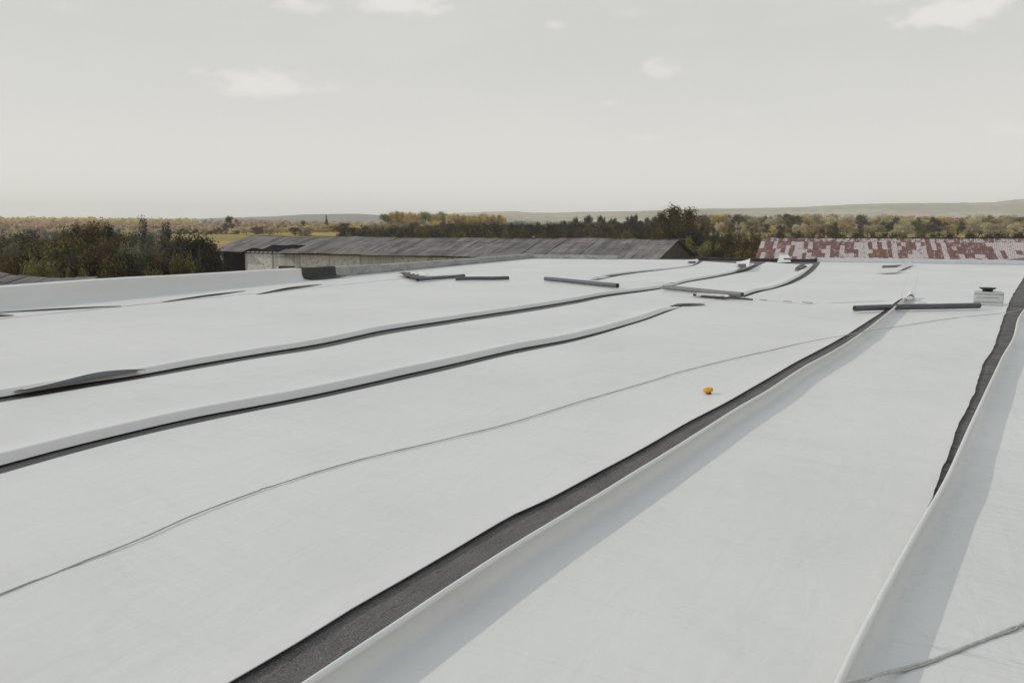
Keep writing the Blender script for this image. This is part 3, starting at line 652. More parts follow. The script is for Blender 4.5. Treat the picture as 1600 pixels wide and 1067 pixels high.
L_ = {
 'olive': leaf_mat('olive_leaves', (0.042, 0.033, 0.012), (0.135, 0.098, 0.028), (0.24, 0.165, 0.05)),
 'brown': leaf_mat('brown_leaves', (0.055, 0.036, 0.016), (0.16, 0.10, 0.036), (0.26, 0.17, 0.065)),
 'grey':  leaf_mat('grey_green_leaves', (0.075, 0.07, 0.045), (0.16, 0.15, 0.10), (0.20, 0.19, 0.13)),
 'dark':  leaf_mat('dark_green_leaves', (0.022, 0.021, 0.013), (0.062, 0.054, 0.026), (0.11, 0.09, 0.042)),
 'lime':  leaf_mat('yellow_green_leaves', (0.14, 0.135, 0.03), (0.28, 0.26, 0.06), (0.34, 0.31, 0.11)),
 'gold':  leaf_mat('gold_leaves', (0.36, 0.24, 0.065), (0.60, 0.42, 0.12), (0.66, 0.50, 0.18)),
 'pale':  leaf_mat('pale_autumn_leaves', (0.33, 0.26, 0.14), (0.56, 0.465, 0.28), (0.64, 0.56, 0.38)),
 'silver':leaf_mat('silvery_leaves', (0.33, 0.32, 0.26), (0.52, 0.51, 0.43), (0.60, 0.59, 0.50)),
 'slate': leaf_mat('slate_blue_leaves', (0.09, 0.095, 0.10), (0.16, 0.165, 0.175), (0.20, 0.20, 0.20)),
 'mass':  leaf_mat('golden_wood_leaves', (0.50, 0.37, 0.16), (0.70, 0.54, 0.25), (0.42, 0.31, 0.14), 1.15),
 'pale_mass': leaf_mat('pale_wood_leaves', (0.40, 0.31, 0.17), (0.60, 0.50, 0.30), (0.36, 0.32, 0.24), 1.1),
 'grey_mass': leaf_mat('grey_wood_leaves', (0.22, 0.20, 0.13), (0.38, 0.34, 0.22), (0.16, 0.15, 0.10), 1.1),
 'red':   leaf_mat('dark_red_leaves', (0.07, 0.018, 0.014), (0.15, 0.03, 0.022), (0.17, 0.05, 0.03)),
}
M['bark'] = plain('bark', (0.05, 0.042, 0.034), (0.10, 0.085, 0.07), 0.95, 4)

def tree_geo(kind, seed, n, leaf):
    """unit tree: height 1, crown half width 0.5 (scaled per tree). returns crown V,F and trunk V,F"""
    r = random.Random(seed); V, Fc, TV, TF = [], [], [], []
    blobs = []
    if kind == 'round':
        for i in range(22):
            a = r.uniform(0, 2*PI); q = r.random()**0.5; z = r.uniform(0.28, 0.9); w = 0.42*math.sqrt(max(0.05, 1-((z-0.5)/0.48)**2))
            blobs.append((w*q*math.cos(a), w*q*S(a), z, r.uniform(0.09, 0.19)))
    elif kind == 'bush':
        for i in range(22):
            a = r.uniform(0, 2*PI); q = r.random()**0.5; z = r.uniform(0.06, 0.8)*(1.1-0.45*q); w = 0.46
            blobs.append((w*q*math.cos(a), w*q*S(a), z, r.uniform(0.10, 0.2)))
    elif kind == 'spire':
        for i in range(24):
            z = 0.12+0.84*(i/23); w = 0.42*(1-z)**0.7+0.03; a = r.uniform(0, 2*PI); q = r.random()
            blobs.append((w*q*math.cos(a), w*q*S(a), z, 0.07+0.22*(1-z)))
    elif kind == 'column':
        for i in range(24):
            z = 0.16+0.78*(i/23); w = 0.32*(1-abs(z-0.5)**2*2.4); a = r.uniform(0, 2*PI); q = r.random()
            blobs.append((w*q*math.cos(a), w*q*S(a), z, r.uniform(0.10, 0.19)))
    elif kind == 'feather':
        for i in range(46):
            a = r.uniform(0, 2*PI); q = r.random()**0.6; z = 0.12+0.82*r.random()*(1.08-0.35*q); w = 0.46
            blobs.append((w*q*math.cos(a), w*q*S(a), z, r.uniform(0.05, 0.12)))
    cyl(TV, TF, (0,0,-0.02), (0.01,0.01,0.35), 0.022, 0.014, 7, False); cyl(TV, TF, (0.01,0.01,0.35), (0,-0.01,0.82), 0.014, 0.004, 6, False)
    for (x, y, z, s) in blobs:
        z0 = max(0.04, z*0.55-0.02); cyl(TV, TF, (0.006,0,z0), (x,y,z), 0.008, 0.002, 4, False)
    tot = sum(b[3]**2 for b in blobs)
    for (x, y, z, s) in blobs:
        c = int(n*s*s/tot)+1
        for _ in range(c):
            v = Vector((r.gauss(0,1), r.gauss(0,1), r.gauss(0,1))).normalized()*s*(r.uniform(0.35, 1.12) if r.random() < 0.8 else r.uniform(1.0, 1.45))
            if kind == 'feather': v = Vector((v.x*0.75, v.y*0.75, v.z*1.7))
            p = Vector((x, y, z))+Vector((v.x, v.y, v.z*0.8))
            if p.z < 0.01: p.z = 0.02
            d = (v.normalized()*0.9+Vector((r.gauss(0,.45), r.gauss(0,.45), 0.55+r.gauss(0,.45)))).normalized()
            e = d.orthogonal().normalized(); e.rotate(Matrix.Rotation(r.uniform(0, 2*PI), 3, d)); f = d.cross(e)
            L = leaf*r.uniform(0.5, 1.3); k = len(V)
            V.extend([p-e*L-f*L*0.15, p-e*L*0.1-f*L*0.6, p+e*L*r.uniform(.7,1.1), p+f*L*0.65+e*L*0.1]); Fc.append((k, k+1, k+2, k+3))
    return V, Fc, TV, TF
PROTO = {}
def proto(kind, var, n, leaf):
    key = (kind, var, n)
    if key not in PROTO:
        V, Fc, TV, TF = tree_geo(kind, var*17+hash_kind[kind], n, leaf)
        zs = sorted(v.z for v in V); xs = sorted(abs(v.x) for v in V); fz = 1/zs[int(len(zs)*0.99)]; fx = 0.5/xs[int(len(xs)*0.96)]
        V = [Vector((v.x*fx, v.y*fx, v.z*fz)) for v in V]; TV = [Vector((v.x*fx, v.y*fx, v.z*fz)) for v in TV]
        me = bpy.data.meshes.new('crown'); me.from_pydata(V, [], Fc); me.materials.append(L_['olive'])
        mt = bpy.data.meshes.new('trunk'); mt.from_pydata(TV, [], TF); mt.materials.append(M['bark'])
        PROTO[key] = (me, mt)
    return PROTO[key]
hash_kind = dict(round=1, bush=2, spire=3, column=4, feather=5)
rt = random.Random(42)
def tree(px, top, D, wpx, kind, col, label, group=None, n=900, leaf=0.035, name='tree', cat='tree', var=None, wk=1.0, base=None):
    if kind == 'bush' and name == 'tree': name = cat = 'shrub'
    q = atD(px, top, D); gz = h_land(q.x, q.y)-0.1 if base is None else base
    H = max(1.0, q.z-gz); Wd = wpx/F*D
    me, mt = proto(kind, rt.randrange(3) if var is None else var, n, leaf)
    t = empty(name, (q.x, q.y, gz), rt.uniform(0, 2*PI)); tag(t, label, cat, group)
    t.scale = (Wd, Wd, H)
    for nm, d in (('crown', me), ('trunk', mt)):
        o = bpy.data.objects.new(nm, d); C.objects.link(o); o.parent = t
        if nm == 'crown': o.material_slots[0].link = 'OBJECT'; o.material_slots[0].material = L_[col]
    return t
NB = dict(n=9000, leaf=0.021)
# the near belt at the left, tree by tree
for (px, top, D, w, kind, col, lab) in [
    (128,350,95,44,'round','brown','tall rounded brown-gold tree standing out of the left thicket'),
    (168,354,100,18,'column','dark','narrow dark tree right of the rounded brown-gold tree'),
    (226,350,80,40,'feather','grey','tall feathery grey-green tree in the left thicket'),
    (257,355,84,32,'feather','grey','slimmer feathery tree right of the tall grey-green one'),
    (14,368,110,36,'round','dark','dark round tree at the left border'),
    (62,368,120,48,'bush','dark','broad dark tree left of the brown-gold one'),
    (100,366,112,30,'round','dark','dark tree tucked against the left side of the brown-gold one'),
    (18,382,70,46,'bush','grey','pale grey-green bush at the left border'),
    (192,368,90,38,'round','olive','olive tree between the narrow dark tree and the tall feathery one'),
    (285,372,85,52,'bush','dark','dark bush right of the feathery trees'),
    (310,373,92,40,'bush','olive','olive bush beside the open end of the grey barn'),
    (322,392,112,20,'bush','dark','dark bush behind the open end of the grey barn'),
    (60,383,72,60,'bush','olive','wide olive bush low in the left thicket'),
    (112,380,68,58,'bush','olive','olive bush in front of the brown-gold tree'),
    (165,378,70,56,'bush','olive','rounded olive bush in front of the narrow dark tree'),
    (205,388,60,46,'bush','grey','grey-green bush below the tall feathery tree'),
    (245,386,62,50,'bush','grey','grey-green bush below the slimmer feathery tree'),
    (282,396,66,52,'bush','dark','low dark bush near the right end of the thicket'),
    (312,395,70,40,'bush','dark','low dark bush left of the barn'),
    (30,403,58,60,'bush','olive','low olive bush above the old slate roof'),
    (140,402,58,66,'bush','brown','low brown bush in front of the thicket'),
    (195,408,56,46,'bush','olive','low olive bush right of the brown one'),
    (68,409,52,40,'bush','lime','yellow-green bush just above the old slate roof'),
    (116,420,50,22,'bush','lime','small yellow-green bush right of the larger one'),
    (228,427,54,30,'bush','lime','tiny yellow-green bush above the white parapet'),
    (250,412,56,44,'bush','dark','low dark bush above the white parapet'),
    (300,414,60,44,'bush','dark','dark bush above the parapet left of the barn'),
    (-40,374,90,70,'round','olive','olive tree just outside the left border'),
    (-20,395,60,60,'bush','dark','dark bush at the left edge')]:
    tree(px, top, D, w*1.45, kind, col, lab, None, **NB)
for i in range(46):
    px = rt.uniform(-60, 318); row = i % 3
    tree(px, (378, 388, 401)[row]+rt.uniform(-5, 5), (104, 80, 62)[row]+rt.uniform(-6, 6), rt.uniform(46, 70), 'bush', rt.choice(['olive','dark','olive','brown','dark']), 'olive brown bush filling the dense thicket beyond the left parapet', 'thicket beyond the left parapet', **NB)
# trees around the right end of the grey barn
for (px, top, D, w, kind, col, lab) in [
    (1058,325,150,50,'round','olive','large olive brown tree rising behind the right end of the grey barn'),
    (1030,343,165,40,'feather','olive','shorter olive tree leaning against the large olive brown one'),
    (1094,350,158,34,'feather','brown','small brown tree right of the large olive brown one'),
    (1075,376,112,42,'feather','lime','yellow-green willow bush beside the barn gable'),
    (1105,381,110,34,'feather','lime','yellow-green bush right of the willow bush'),
    (1128,366,125,36,'bush','dark','dark bush between the two barns'),
    (1150,374,118,44,'bush','olive','olive bush left of the rusty roof'),
    (1178,372,122,40,'bush','olive','olive bush at the corner of the rusty roof'),
    (1116,390,104,30,'bush','dark','low dark bush in the gap between barns'),
    (1088,360,140,40,'bush','dark','dark bush under the large olive brown tree'),
    (1160,392,104,40,'bush','brown','low brown bush before the rusty roof corner')]:
    tree(px, top, D, w*1.3, kind, col, lab, None, **NB)
MB = dict(n=2200, leaf=0.032)
# lone and special trees in the distance
tree(360,338,430,17,'round','dark','lone dark tree with a bare trunk against the far blue hill',None,**MB)
tree(351,350,430,9,'bush','dark','small dark bush at the foot of the lone tree',None,**MB)
tree(1282,357,260,12,'round','red','small dark red tree in front of the pale wood',None,**MB)
tree(1305,352,265,13,'spire','dark','dark pointed tree right of the small red one',None,**MB)
tree(1436,340,330,22,'spire','olive','large olive tree standing before the pale wood at right',None,**MB)
tree(1461,340,335,18,'round','brown','dark brown tree right of the large olive one',None,**MB)
tree(510,338,420,7,'spire','olive','small pointed tree on the skyline above the barn',None,**MB)
tree(475,345,430,10,'round','grey','round grey tree on the skyline above the barn',None,**MB)
for px, top, w in [(290,359,14),(306,358,12),(325,361,10),(405,354,12),(268,361,9),(275,364,8),(316,362,13),(334,360,10),(340,356,14),(350,362,10),(366,360,14),(298,364,7),(282,357,12)]:
    tree(px, top, 330, w, 'bush', 'brown', 'small brown shrub beside the yellow field at left', 'shrubs by the yellow field', **MB)
# poplars
for i in range(24):
    px = 602+i*7.9; top = (331 if px < 692 else 335)+rt.uniform(-1, 4)
    if 690 < px < 701: continue
    tree(px, top, 440+rt.uniform(-20, 20), rt.uniform(15, 22), 'round', rt.choice(['gold','gold','lime']), 'golden poplar in the row on the skyline behind the grey barn', 'golden poplars on the skyline', **MB)
# dark wood behind the barn
for i in range(70):
    px = 540+i*7.1+rt.uniform(-4, 4); D = 250+rt.uniform(-30, 40); top = 350+rt.uniform(-3, 3)-max(0, (px-820)/220)*4
    if px < 700: top += 3+(700-px)*0.03
    tree(px, top, D, rt.uniform(22, 34), rt.choice(['round','bush','round']), rt.choice(['dark','dark','olive']), 'dark green tree in the wood behind the grey barn', 'dark wood behind the grey barn', **MB)
for px, top, w in [(898,340,10),(920,337,12),(940,338,13),(958,341,9),(985,338,12),(992,336,9),(1010,340,9),(1022,339,10),(880,345,9)]:
    tree(px, top, 290, w*1.3, 'round', 'dark', 'dark pine standing above the wood left of the large olive brown tree', 'pines above the dark wood', **MB)
for i in range(26):
    px = 545+i*19+rt.uniform(-6, 6)
    tree(px, 361+rt.uniform(-2, 2), 190, rt.uniform(20, 30), 'bush', rt.choice(['dark','olive','olive']), 'low shrub right behind the ridge of the grey barn', 'shrubs behind the grey barn', **MB)
# golden wood left of the poplars
for i in range(40):
    px = 372+i*8.4+rt.uniform(-4, 4); top = 357-(px-372)/330*12+rt.uniform(-2.5, 2.5)
    tree(px, top, 340+rt.uniform(-30, 60), rt.uniform(16, 24), rt.choice(['round','bush']), rt.choice(['gold','gold','pale','brown']), 'golden tree in the autumn wood above the left half of the barn', 'autumn wood left of the poplars', **MB)
# pale wood behind the rusty roof, front and rear trees
for i in range(86):
    px = 1090+i*6.6+rt.uniform(-4, 4); top = 338+rt.uniform(-4, 5)+(2 if px > 1400 else 0); D = 400+rt.uniform(-30, 40)
    tree(px, top, D, rt.uniform(19, 30), rt.choice(['round','round','bush']), rt.choice(['pale','pale','pale','gold','brown','olive']), 'pale autumn tree in the wood behind the rusty roof', 'pale wood behind the rusty roof', **MB)
for i in range(56):
    px = 1085+i*10+rt.uniform(-5, 5); top = 350+rt.uniform(-3, 3)
    tree(px, top, 330+rt.uniform(-20, 20), rt.uniform(14, 20), rt.choice(['round','bush']), rt.choice(['pale','gold','brown','olive','pale']), 'small autumn tree along the front of the pale wood', 'front row of the pale wood', **MB)
for i in range(34):
    px = 1095+i*16+rt.uniform(-6, 6)
    tree(px, 363.5+rt.uniform(-1.5, 1.5), 205+rt.uniform(-15, 15), rt.uniform(20, 30), 'bush', rt.choice(['dark','dark','olive']), 'low dark hedge bush just beyond the rusty roof', 'hedge beyond the rusty roof', **MB)
# silvery and slate trees in front of the left ridge
for i in range(34):
    px = -12+i*8.3+rt.uniform(-4, 4)
    tree(px, 357+rt.uniform(-3, 3)+(i%2)*5, 290-(i%2)*60+rt.uniform(-25, 30), rt.uniform(16, 26), rt.choice(['round','bush']), rt.choice(['silver','silver','slate','slate','pale']), 'small silvery tree in the row below the golden ridge at left', 'silvery trees below the left ridge', **MB)
# far woods that read as one mass
def wood(name, spots, col, leaf=1.1, per=46):
    V, Fc = [], []; r = random.Random(len(spots))
    for (x, y, z, w, h) in spots:
        for _ in range(per):
            v = Vector((r.gauss(0,1), r.gauss(0,1), r.gauss(0,1))).normalized()*r.uniform(0.5, 1.05)
            p = Vector((x+v.x*w, y+v.y*w, z+h*0.55+v.z*h*0.5)); d = (v+Vector((r.gauss(0,.4), r.gauss(0,.4), .6))).normalized(); e = d.orthogonal().normalized(); f = d.cross(e); L = leaf*r.uniform(.5, 1.2); k = len(V)
            V.extend([p-e*L, p-f*L, p+e*L, p+f*L]); Fc.append((k, k+1, k+2, k+3))
    o = mesh(name, V, Fc, L_[col]); return tag(o, kind='stuff')
r = random.Random(9)
def scatter(px0, px1, D0, D1, n_, w, h):
    out = []
    for _ in range(n_):
        px = r.uniform(px0, px1); D = r.uniform(D0, D1); x = (px-800)/F*D; out.append((x, D, h_land(x, D), r.uniform(.7, 1.2)*w, r.uniform(.7, 1.2)*h))
    return out
o = wood('distant_wood', scatter(-250, 310, 560, 900, 1100, 4.4, 6.0), 'mass'); tag(o, 'golden wood covering the low ridge on the left horizon', 'wood')
o = wood('distant_wood', scatter(-250, 360, 400, 560, 170, 3.2, 4.0), 'pale_mass'); tag(o, 'scattered pale bushes on the slope below the left ridge', 'wood')
o = wood('distant_wood', scatter(360, 640, 520, 800, 260, 4, 5.5), 'pale_mass'); tag(o, 'pale far wood below the blue hill', 'wood')
o = wood('distant_wood', scatter(700, 1750, 560, 900, 700, 4.5, 6.0), 'grey_mass'); tag(o, 'grey green far wood behind the pale wood on the right', 'wood')
o = wood('distant_wood', scatter(-400, 1800, 900, 1700, 900, 7, 7), 'grey_mass', 2.2, 30); tag(o, 'farthest hazy woods at the foot of the hills', 'wood')

# ------------------------------------------------------------------ the grey barn
UB = Vector((0.884, -0.468, 0)).normalized(); NBv = Vector((0.468, 0.884, 0)).normalized()
def corrug(name, c0, c1, c2):
    m, g = mat(name, 0.9, 0.15)
    p = g.mapping(g.pos, rot=(0, 0, math.atan2(-UB.y, UB.x)))       # x along the ridge
    w = g.n('ShaderNodeTexWave', wave_type='BANDS', bands_direction='X'); w.inputs['Scale'].default_value = 1.75; g.nt.links.new(p, w.inputs['Vector'])
    n1 = g.noise(g.mapping(p, scale=(1.6, 0.35, 0.35)), 0.9, 6, 0.7); n2 = g.noise(p, 6, 5, 0.7); n3 = g.noise(p, 0.12, 3)
    c = g.mix(g.ss(n1, 0.38, 0.62), c0, c1); c = g.mix(g.ss(n2, 0.48, 0.66, 0, 0.9), c, c2); c = g.mix(g.ss(g.noise(g.mapping(p, scale=(1, .5, .5)), 0.35, 5, 0.7), 0.5, 0.62, 0, 0.55), c, tuple(x*0.6 for x in c0)); c = g.mix(g.ss(n3, 0.4, 0.65, 0, 0.35), c, c1)
    at = g.n('ShaderNodeAttribute', attribute_name='tint'); hs = g.n('ShaderNodeHueSaturation'); g.nt.links.new(c, hs.inputs['Color']); g.put(hs.inputs['Value'], at.outputs['Fac'])
    g.col(hs.outputs[0]); g.bump(w.outputs[1], 0.9, 0.06)
    return m, g
M['slate'], _ = corrug('asbestos_cement_sheets', (0.17, 0.153, 0.147), (0.29, 0.265, 0.255), (0.115, 0.105, 0.10))

def roof_sheets(name, P0, U, n, L, half, zr, ze, mat_, parent, hole=None, sw=1.1, rows=4, sag=0.08, seed=1, side=-1, gap=0.0, jit=0.03):
    """one pitch of a roof made of many overlapping sheets. P0 = ridge start, side -1 = towards us"""
    r = random.Random(seed); V, Fc, T = [], [], []
    nc = int(L/sw); CL = [r.choice([0,0,0,0.05,0.02])*jit/0.05 for _ in range(nc)]; CT = [r.uniform(0.9, 1.08)*(0.8 if r.random() < 0.15 else 1) for _ in range(nc)]; slope = (zr-ze)/half
    for c in range(nc):
        for k in range(rows):
            u0 = c*L/nc; u1 = (c+1)*L/nc+0.05; d0 = k*half/rows-0.0; d1 = (k+1)*half/rows+0.12
            if hole and hole(u0+0.5, (d0+d1)/2): continue
            tilt = r.uniform(-0.04, 0.04) if r.random() < 0.25 else r.uniform(-0.008, 0.008); lift = r.uniform(0, jit)+CL[c]; skew = r.uniform(-0.03, 0.03)
            t = CT[c]*r.uniform(0.93, 1.07)*(0.82 if r.random() < 0.07 else 1)
            n0 = len(V)
            for (u, d, kk) in ((u0, d0, 0), (u1, d0, 0), (u1, d1, 1), (u0, d1, 1)):
                q = P0+U*(u+skew*kk)+n*side*d
                z = zr-slope*d+sag*N(u*0.09, 0.4, 1, seed)+lift+(0.018 if kk == 1 else 0.0)+tilt*(1 if u == u1 else -1)
                V.append(Vector((q.x, q.y, z)))
            for i in range(4): V.append(V[n0+i]-Vector((0,0,0.02)))
            f = [(0,1,2,3),(7,6,5,4),(0,4,5,1),(1,5,6,2),(2,6,7,3),(3,7,4,0)]
            Fc += [tuple(n0+i for i in q) for q in f]; T += [t]*6
    o = mesh(name, V, Fc, mat_, parent)
    at = o.data.attributes.new('tint', 'FLOAT', 'FACE'); at.data.foreach_set('value', T)
    return o
E0 = Vector((-47.5, 127.0, 0)); BL, HALF = 73.0, 8.0; ZR, ZE = 0.05, -2.1
P0 = E0+NBv*HALF
barn = empty('grey_barn', (E0.x, E0.y, GROUND)); tag(barn, 'long low barn of whitewashed brick with a weathered grey corrugated roof', 'barn')
def u_of(px, line=E0):                       # distance along a wall line for a photo column
    k = (px-800)/F; return (k*line.y-line.x)/(UB.x-k*UB.y)
uh0, uh1 = u_of(386), u_of(432)
roof_sheets('roof', P0, UB, NBv, BL, HALF+0.5, ZR, ZE-0.13, M['slate'], barn, hole=lambda u, d: (uh0+(7.5-d)*0.9) < u < (uh1+(7.5-d)*1.2) and 4.2 < d < 9, sw=1.15, rows=4, sag=0.30, seed=3, jit=0.05)
roof_sheets('roof', P0, UB, NBv, BL, HALF+0.5, ZR, ZE-0.13, M['slate'], barn, sw=1.15, rows=4, sag=0.30, seed=3, side=1)
V, Fc = [], []
for i in range(74):
    a = P0+UB*i; z = ZR+0.30*N(i*0.09, 0.4, 1, 3)+0.04
    box(V, Fc, Vector((a.x, a.y, z))-NBv*0.16, UB*1.0, NBv*0.32, (0,0,0.05))
mesh('ridge_cap', V, Fc, M['slate'], barn).data.attributes.new('tint', 'FLOAT', 'FACE').data.foreach_set('value', [1.0]*(74*6))
V, Fc = [], []
a = P0+UB*0.5; box(V, Fc, Vector((a.x, a.y, ZR-0.45)), UB*(BL-1), NBv*(HALF-0.3)+Vector((0,0,ZE-ZR)), (0,0,0.06))
mesh('added_dark_panel', V, Fc, M['dark_wood'], barn)  # dark panel added to stop bright slivers showing through the roof hole
# rafters showing through the hole, purlins
V, Fc = [], []
for k in range(30):
    u = uh0-3+k*0.9
    if u > uh1+8: break
    a = P0+UB*u; box(V, Fc, Vector((a.x, a.y, ZR-0.28)), UB*0.08, -NBv*HALF+Vector((0,0,ZE-ZR)), (0,0,0.14))
mesh('rafters', V, Fc, M['dark_wood'], barn)
def wall_mat(name, c0, c1, mortar, sx=0.26, sz=0.09):
    m, g = mat(name, 0.92, 0.15)
    p = g.mapping(g.pos, rot=(0, 0, math.atan2(-UB.y, UB.x))); s = g.n('ShaderNodeSeparateXYZ'); g.nt.links.new(p, s.inputs[0]); cb = g.n('ShaderNodeCombineXYZ')
    g.put(cb.inputs[0], s.outputs[0]); g.put(cb.inputs[1], s.outputs[2])
    b = g.n('ShaderNodeTexBrick'); g.nt.links.new(cb.outputs[0], b.inputs['Vector']); b.inputs['Scale'].default_value = 1; b.inputs['Brick Width'].default_value = sx; b.inputs['Row Height'].default_value = sz; b.inputs['Mortar Size'].default_value = 0.012
    b.inputs['Color1'].default_value = c0+(1,); b.inputs['Color2'].default_value = c1+(1,); b.inputs['Mortar'].default_value = mortar+(1,)
    n1 = g.noise(p, 1.6, 6, 0.8); n2 = g.noise(p, 3.5, 5, 0.8)
    c = g.mix(g.ss(n1, 0.50, 0.62, 0, 0.6), b.outputs[0], (0.22, 0.20, 0.19)); c = g.mix(g.ss(n2, 0.58, 0.68, 0, 0.8), c, (0.12, 0.11, 0.105)); g.col(c); g.bump(b.outputs[1], 0.5, 0.02); return m
M['white_brick'] = wall_mat('whitewashed_brick', (0.85, 0.84, 0.85), (0.72, 0.705, 0.71), (0.32, 0.30, 0.29), 0.42, 0.20)
def plank_mat(name, c0, c1, gap):
    m, g = mat(name, 0.9, 0.15)
    p = g.mapping(g.pos, rot=(0, 0, math.atan2(-UB.y, UB.x)))
    w = g.noise(g.mapping(p, scale=(4.5, 0.01, 0.12)), 1.2, 4, 0.7); g.col(g.mix(g.ss(w, 0.35, 0.65), c0, c1)); g.bump(w, 0.8, 0.03); return m
M['planks'] = plank_mat('grey_planks', (0.42, 0.40, 0.395), (0.64, 0.62, 0.61), 0)
M['interior'] = plain('dark_interior', (0.06, 0.05, 0.045), (0.09, 0.075, 0.07), 0.95, 1)
M['reddoor'] = plain('dark_red_paint', (0.085, 0.025, 0.022), (0.13, 0.04, 0.034), 0.7, 3)
M['post'] = plain('concrete_post', (0.40, 0.38, 0.37), (0.52, 0.50, 0.49), 0.9, 3)
def wall_piece(name, u0, u1, z0, z1, m_, off=0.0, th=0.25, line=E0, parent=barn):
    V, Fc = [], []; a = line+UB*u0-NBv*off+NBv*0.5
    box(V, Fc, Vector((a.x, a.y, z0)), UB*(u1-u0), NBv*th, (0,0,z1-z0)); return mesh(name, V, Fc, m_, parent)
ZT = ZE-0.02; ZG = GROUND-0.3
cols = [(383,422,'b'),(424,465,'p'),(467,512,'b'),(513.5,560,'b'),(561,611,'p'),(613,672,'b'),(673.5,735,'b'),(736.5,800,'b'),(801.5,880,'p'),(881.5,1020,'b')]
for (x0, x1, k) in cols:
    u0, u1 = u_of(x0), min(BL-0.3, u_of(x1))
    if k == 'b': wall_piece('wall', u0, u1, ZG, ZT, M['white_brick'])
    else:
        wall_piece('plank_panel', u0, u1, ZT-2.05, ZT, M['planks'], -0.03); 
        wall_piece('wall', u0, u_of(x0+8), ZG, ZT-2.05, M['white_brick'], -0.06); wall_piece('wall', u_of(x1-7), u1, ZG, ZT-2.05, M['white_brick'], -0.06)
        wall_piece('door', u_of(x0+8.5), u_of(x1-7.5), ZG, ZT-2.12, M['reddoor'], -0.09)
    wall_piece('post', u_of(x0-1.6), u_of(x0)-0.01, ZG, ZT, M['post'], 0.05, 0.3)
wall_piece('post', u_of(343), u_of(345.5), ZG, ZT, M['post'], 0.0, 0.25)
wall_piece('wall', 0.6, u_of(383), ZG, ZT-0.1, M['interior'], -5.0)                 # back of the open bay
for u in (0.4, BL-0.6):                                                              # gable ends
    V, Fc = [], []
    q = [E0+UB*u+NBv*0.5, E0+UB*u+NBv*15.5]
    md_ = P0+UB*u; n = len(V)
    zl = ZE
    for dx in (0, 0.25):
        V += [Vector((q[0].x, q[0].y, ZG))+UB*dx, Vector((q[1].x, q[1].y, ZG))+UB*dx, Vector((q[1].x, q[1].y, ZE-0.1))+UB*dx, Vector((md_.x, md_.y, ZR-0.16))+UB*dx, Vector((q[0].x, q[0].y, zl-0.1))+UB*dx]
    Fc += [(n,n+1,n+2,n+3,n+4)[::-1], (n+5,n+6,n+7,n+8,n+9)]+[(n+i, n+(i+1)%5, n+5+(i+1)%5, n+5+i) for i in range(5)]
    mesh('gable', V, Fc, M['interior'], barn)
wall_piece('wall', u_of(382), u_of(383), ZG, ZT-0.1, M['white_brick'], -0.3, 5)
wall_piece('fascia', 0, BL-0.2, ZE-0.30, ZE-0.16, M['dark_wood'], 0.28, 0.05)
wall_piece('wall', 0.6, BL-0.5, ZG, ZT-0.2, M['interior'], -14.8)                    # rear wall

# ------------------------------------------------------------------ the barn with the rusty roof
m, g = mat('rusty_red_white_sheets', 0.75, 0.3)
p = g.mapping(g.pos, rot=(0, 0, math.atan2(-UB.y, UB.x))); s = g.n('ShaderNodeSeparateXYZ'); g.nt.links.new(p, s.inputs[0])
n1 = g.noise(g.mapping(p, scale=(2.2, 0.5, 0.5)), 1.3, 6, 0.8); n2 = g.noise(g.mapping(p, scale=(1, .4, .4)), 5, 5, 0.75)
at = g.n('ShaderNodeAttribute', attribute_name='tint')
f = g.m('ADD', at.outputs['Fac'], g.m('MULTIPLY_ADD', n1, 2.6, -1.3)); f = g.m('ADD', f, g.m('MULTIPLY_ADD', n2, 0.5, -0.25))
f = g.ss(f, 0.35, 0.60)
red = g.mix(g.ss(n2, 0.4, 0.65), (0.145, 0.066, 0.054), (0.23, 0.115, 0.092)); wht = g.mix(g.ss(n2, 0.35, 0.65), (0.44, 0.37, 0.35), (0.60, 0.55, 0.53))
wht = g.mix(g.ss(n1, 0.5, 0.7, 0, 0.5), wht, (0.36, 0.24, 0.20))
w = g.n('ShaderNodeTexWave', wave_type='BANDS', bands_direction='X'); w.inputs['Scale'].default_value = 1.6; g.nt.links.new(p, w.inputs['Vector'])
g.col(g.mix(f, red, wht)); g.bump(w.outputs[1], 0.8, 0.05); M['rusty'] = m
Q0 = Vector((31.3, 100.35, 0)); RL = 61.0; ZR2, ZE2 = 0.3, -1.95
rb = empty('rusty_roofed_barn', (Q0.x, Q0.y, GROUND)); tag(rb, 'long barn with a flaking dark red and white roof at the right', 'barn')
UR = Vector((0.925, -0.38, 0)).normalized(); NR = Vector((0.38, 0.925, 0)).normalized()
o = roof_sheets('roof', Q0, UR, NR, RL, 8.6, ZR2, ZE2-0.15, M['rusty'], rb, sw=0.5, rows=6, sag=0.06, seed=8, jit=0.02)
r = random.Random(4); T = []; nc = int(RL/0.5)
for c in range(nc):
    fr = c/nc; pw = 0.42+0.42*max(0, min(1, (fr-0.30)/0.25))
    cur = 0.72 if r.random() < pw else 0.24
    for k in range(6):
        if r.random() < 0.5: cur = 0.72 if r.random() < pw else 0.24
        T += [r.choice([0.25, 0.55, 0.45]) if k == 0 else cur]*6
o.data.attributes['tint'].data.foreach_set('value', T[:len(o.data.polygons)])
o = roof_sheets('roof', Q0, UR, NR, RL, 8.6, ZR2, ZE2-0.15, M['rusty'], rb, sw=0.5, rows=6, sag=0.06, seed=8, side=1)
V, Fc = [], []; box(V, Fc, Vector((Q0.x, Q0.y, ZR2+0.05))-NR*0.16, UR*RL, NR*0.32, (0,0,0.06)); mesh('ridge_cap', V, Fc, M['dark_wood'], rb)
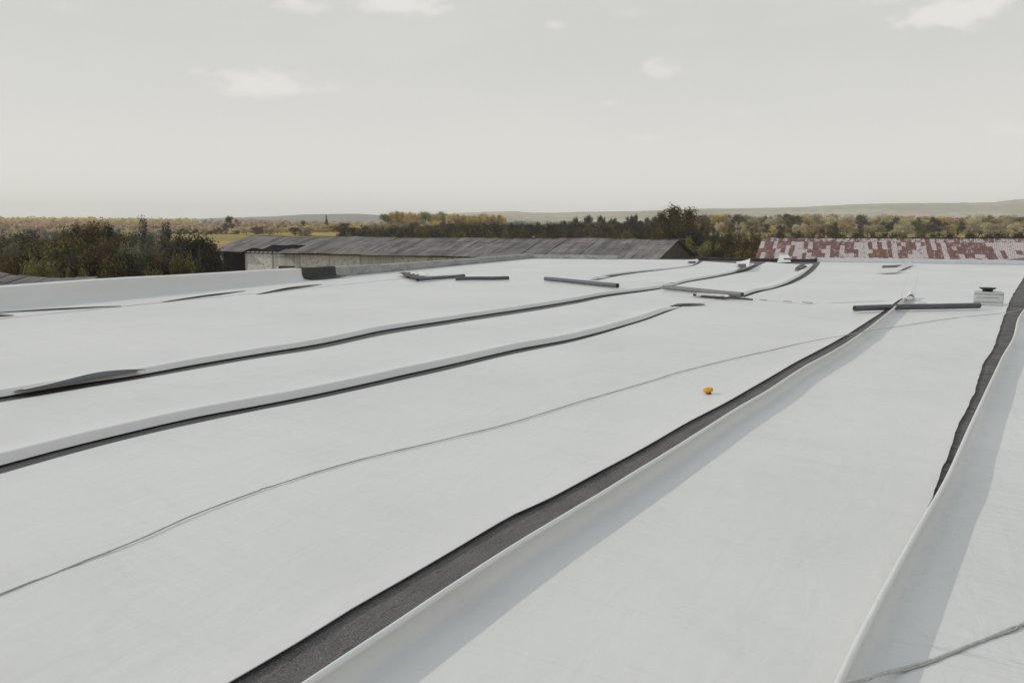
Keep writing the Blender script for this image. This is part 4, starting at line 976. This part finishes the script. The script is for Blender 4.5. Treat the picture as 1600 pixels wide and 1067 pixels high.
V, Fc = [], []; a = Q0-NR*7.9+UR*0.3; box(V, Fc, Vector((a.x, a.y, ZG)), UR*(RL-0.6), NR*0.25, (0,0,ZE2-ZG)); mesh('wall', V, Fc, M['white_brick'], rb); V, Fc = [], []; a = Q0+NR*7.6+UR*0.3; box(V, Fc, Vector((a.x, a.y, ZG)), UR*(RL-0.6), NR*0.25, (0,0,ZE2-ZG))
mesh('wall', V, Fc, M['white_brick'], rb)
for u in (0.3, RL-0.5):
    V, Fc = [], []
    a, b_, c_ = Q0-NR*7.9+UR*u, Q0+NR*7.8+UR*u, Q0+UR*u; n = len(V)
    for dx in (0, 0.2): V += [Vector((a.x,a.y,ZG))+UR*dx, Vector((b_.x,b_.y,ZG))+UR*dx, Vector((b_.x,b_.y,ZE2))+UR*dx, Vector((c_.x,c_.y,ZR2-0.1))+UR*dx, Vector((a.x,a.y,ZE2))+UR*dx]
    Fc += [(n,n+1,n+2,n+3,n+4)[::-1], (n+5,n+6,n+7,n+8,n+9)]+[(n+i, n+(i+1)%5, n+5+(i+1)%5, n+5+i) for i in range(5)]
    mesh('gable', V, Fc, M['interior'], rb)

# ------------------------------------------------------------------ old slate shed at the far left
K1 = un(205, 437.5, -1.5); K0 = K1-UB*26
sh = empty('old_shed', (K1.x, K1.y, GROUND)); tag(sh, 'old shed with a broken dark slate roof just beyond the left parapet', 'shed')
roof_sheets('roof', K0, UB, NBv, 26, 5.0, -1.5, -2.9, M['slate'], sh, sw=1.0, rows=4, sag=0.25, seed=13, jit=0.09)
roof_sheets('roof', K0, UB, NBv, 26, 5.0, -1.5, -2.9, M['slate'], sh, sw=1.0, rows=4, sag=0.25, seed=13, side=1)
for s_ in (-4.6, 4.4):
    V, Fc = [], []; a = K0+NBv*s_+UB*0.3; box(V, Fc, Vector((a.x, a.y, ZG)), UB*25.4, NBv*0.2, (0,0,-2.95-ZG)); mesh('wall', V, Fc, M['white_brick'], sh)

# ------------------------------------------------------------------ air
V, Fc = [], []; box(V, Fc, (-7000, -7000, -9), (14000,0,0), (0,14000,0), (0,0,9+150))
m = bpy.data.materials.new('haze_air'); m.use_nodes = True; nt = m.node_tree; nt.nodes.clear()
pv = nt.nodes.new('ShaderNodeVolumePrincipled'); pv.inputs['Color'].default_value = (0.96, 0.98, 1.0, 1); pv.inputs['Density'].default_value = 0.00022; pv.inputs['Anisotropy'].default_value = 0.0
oo = nt.nodes.new('ShaderNodeOutputMaterial'); nt.links.new(pv.outputs[0], oo.inputs['Volume'])
tag(mesh('haze', V, Fc, m), kind='stuff')
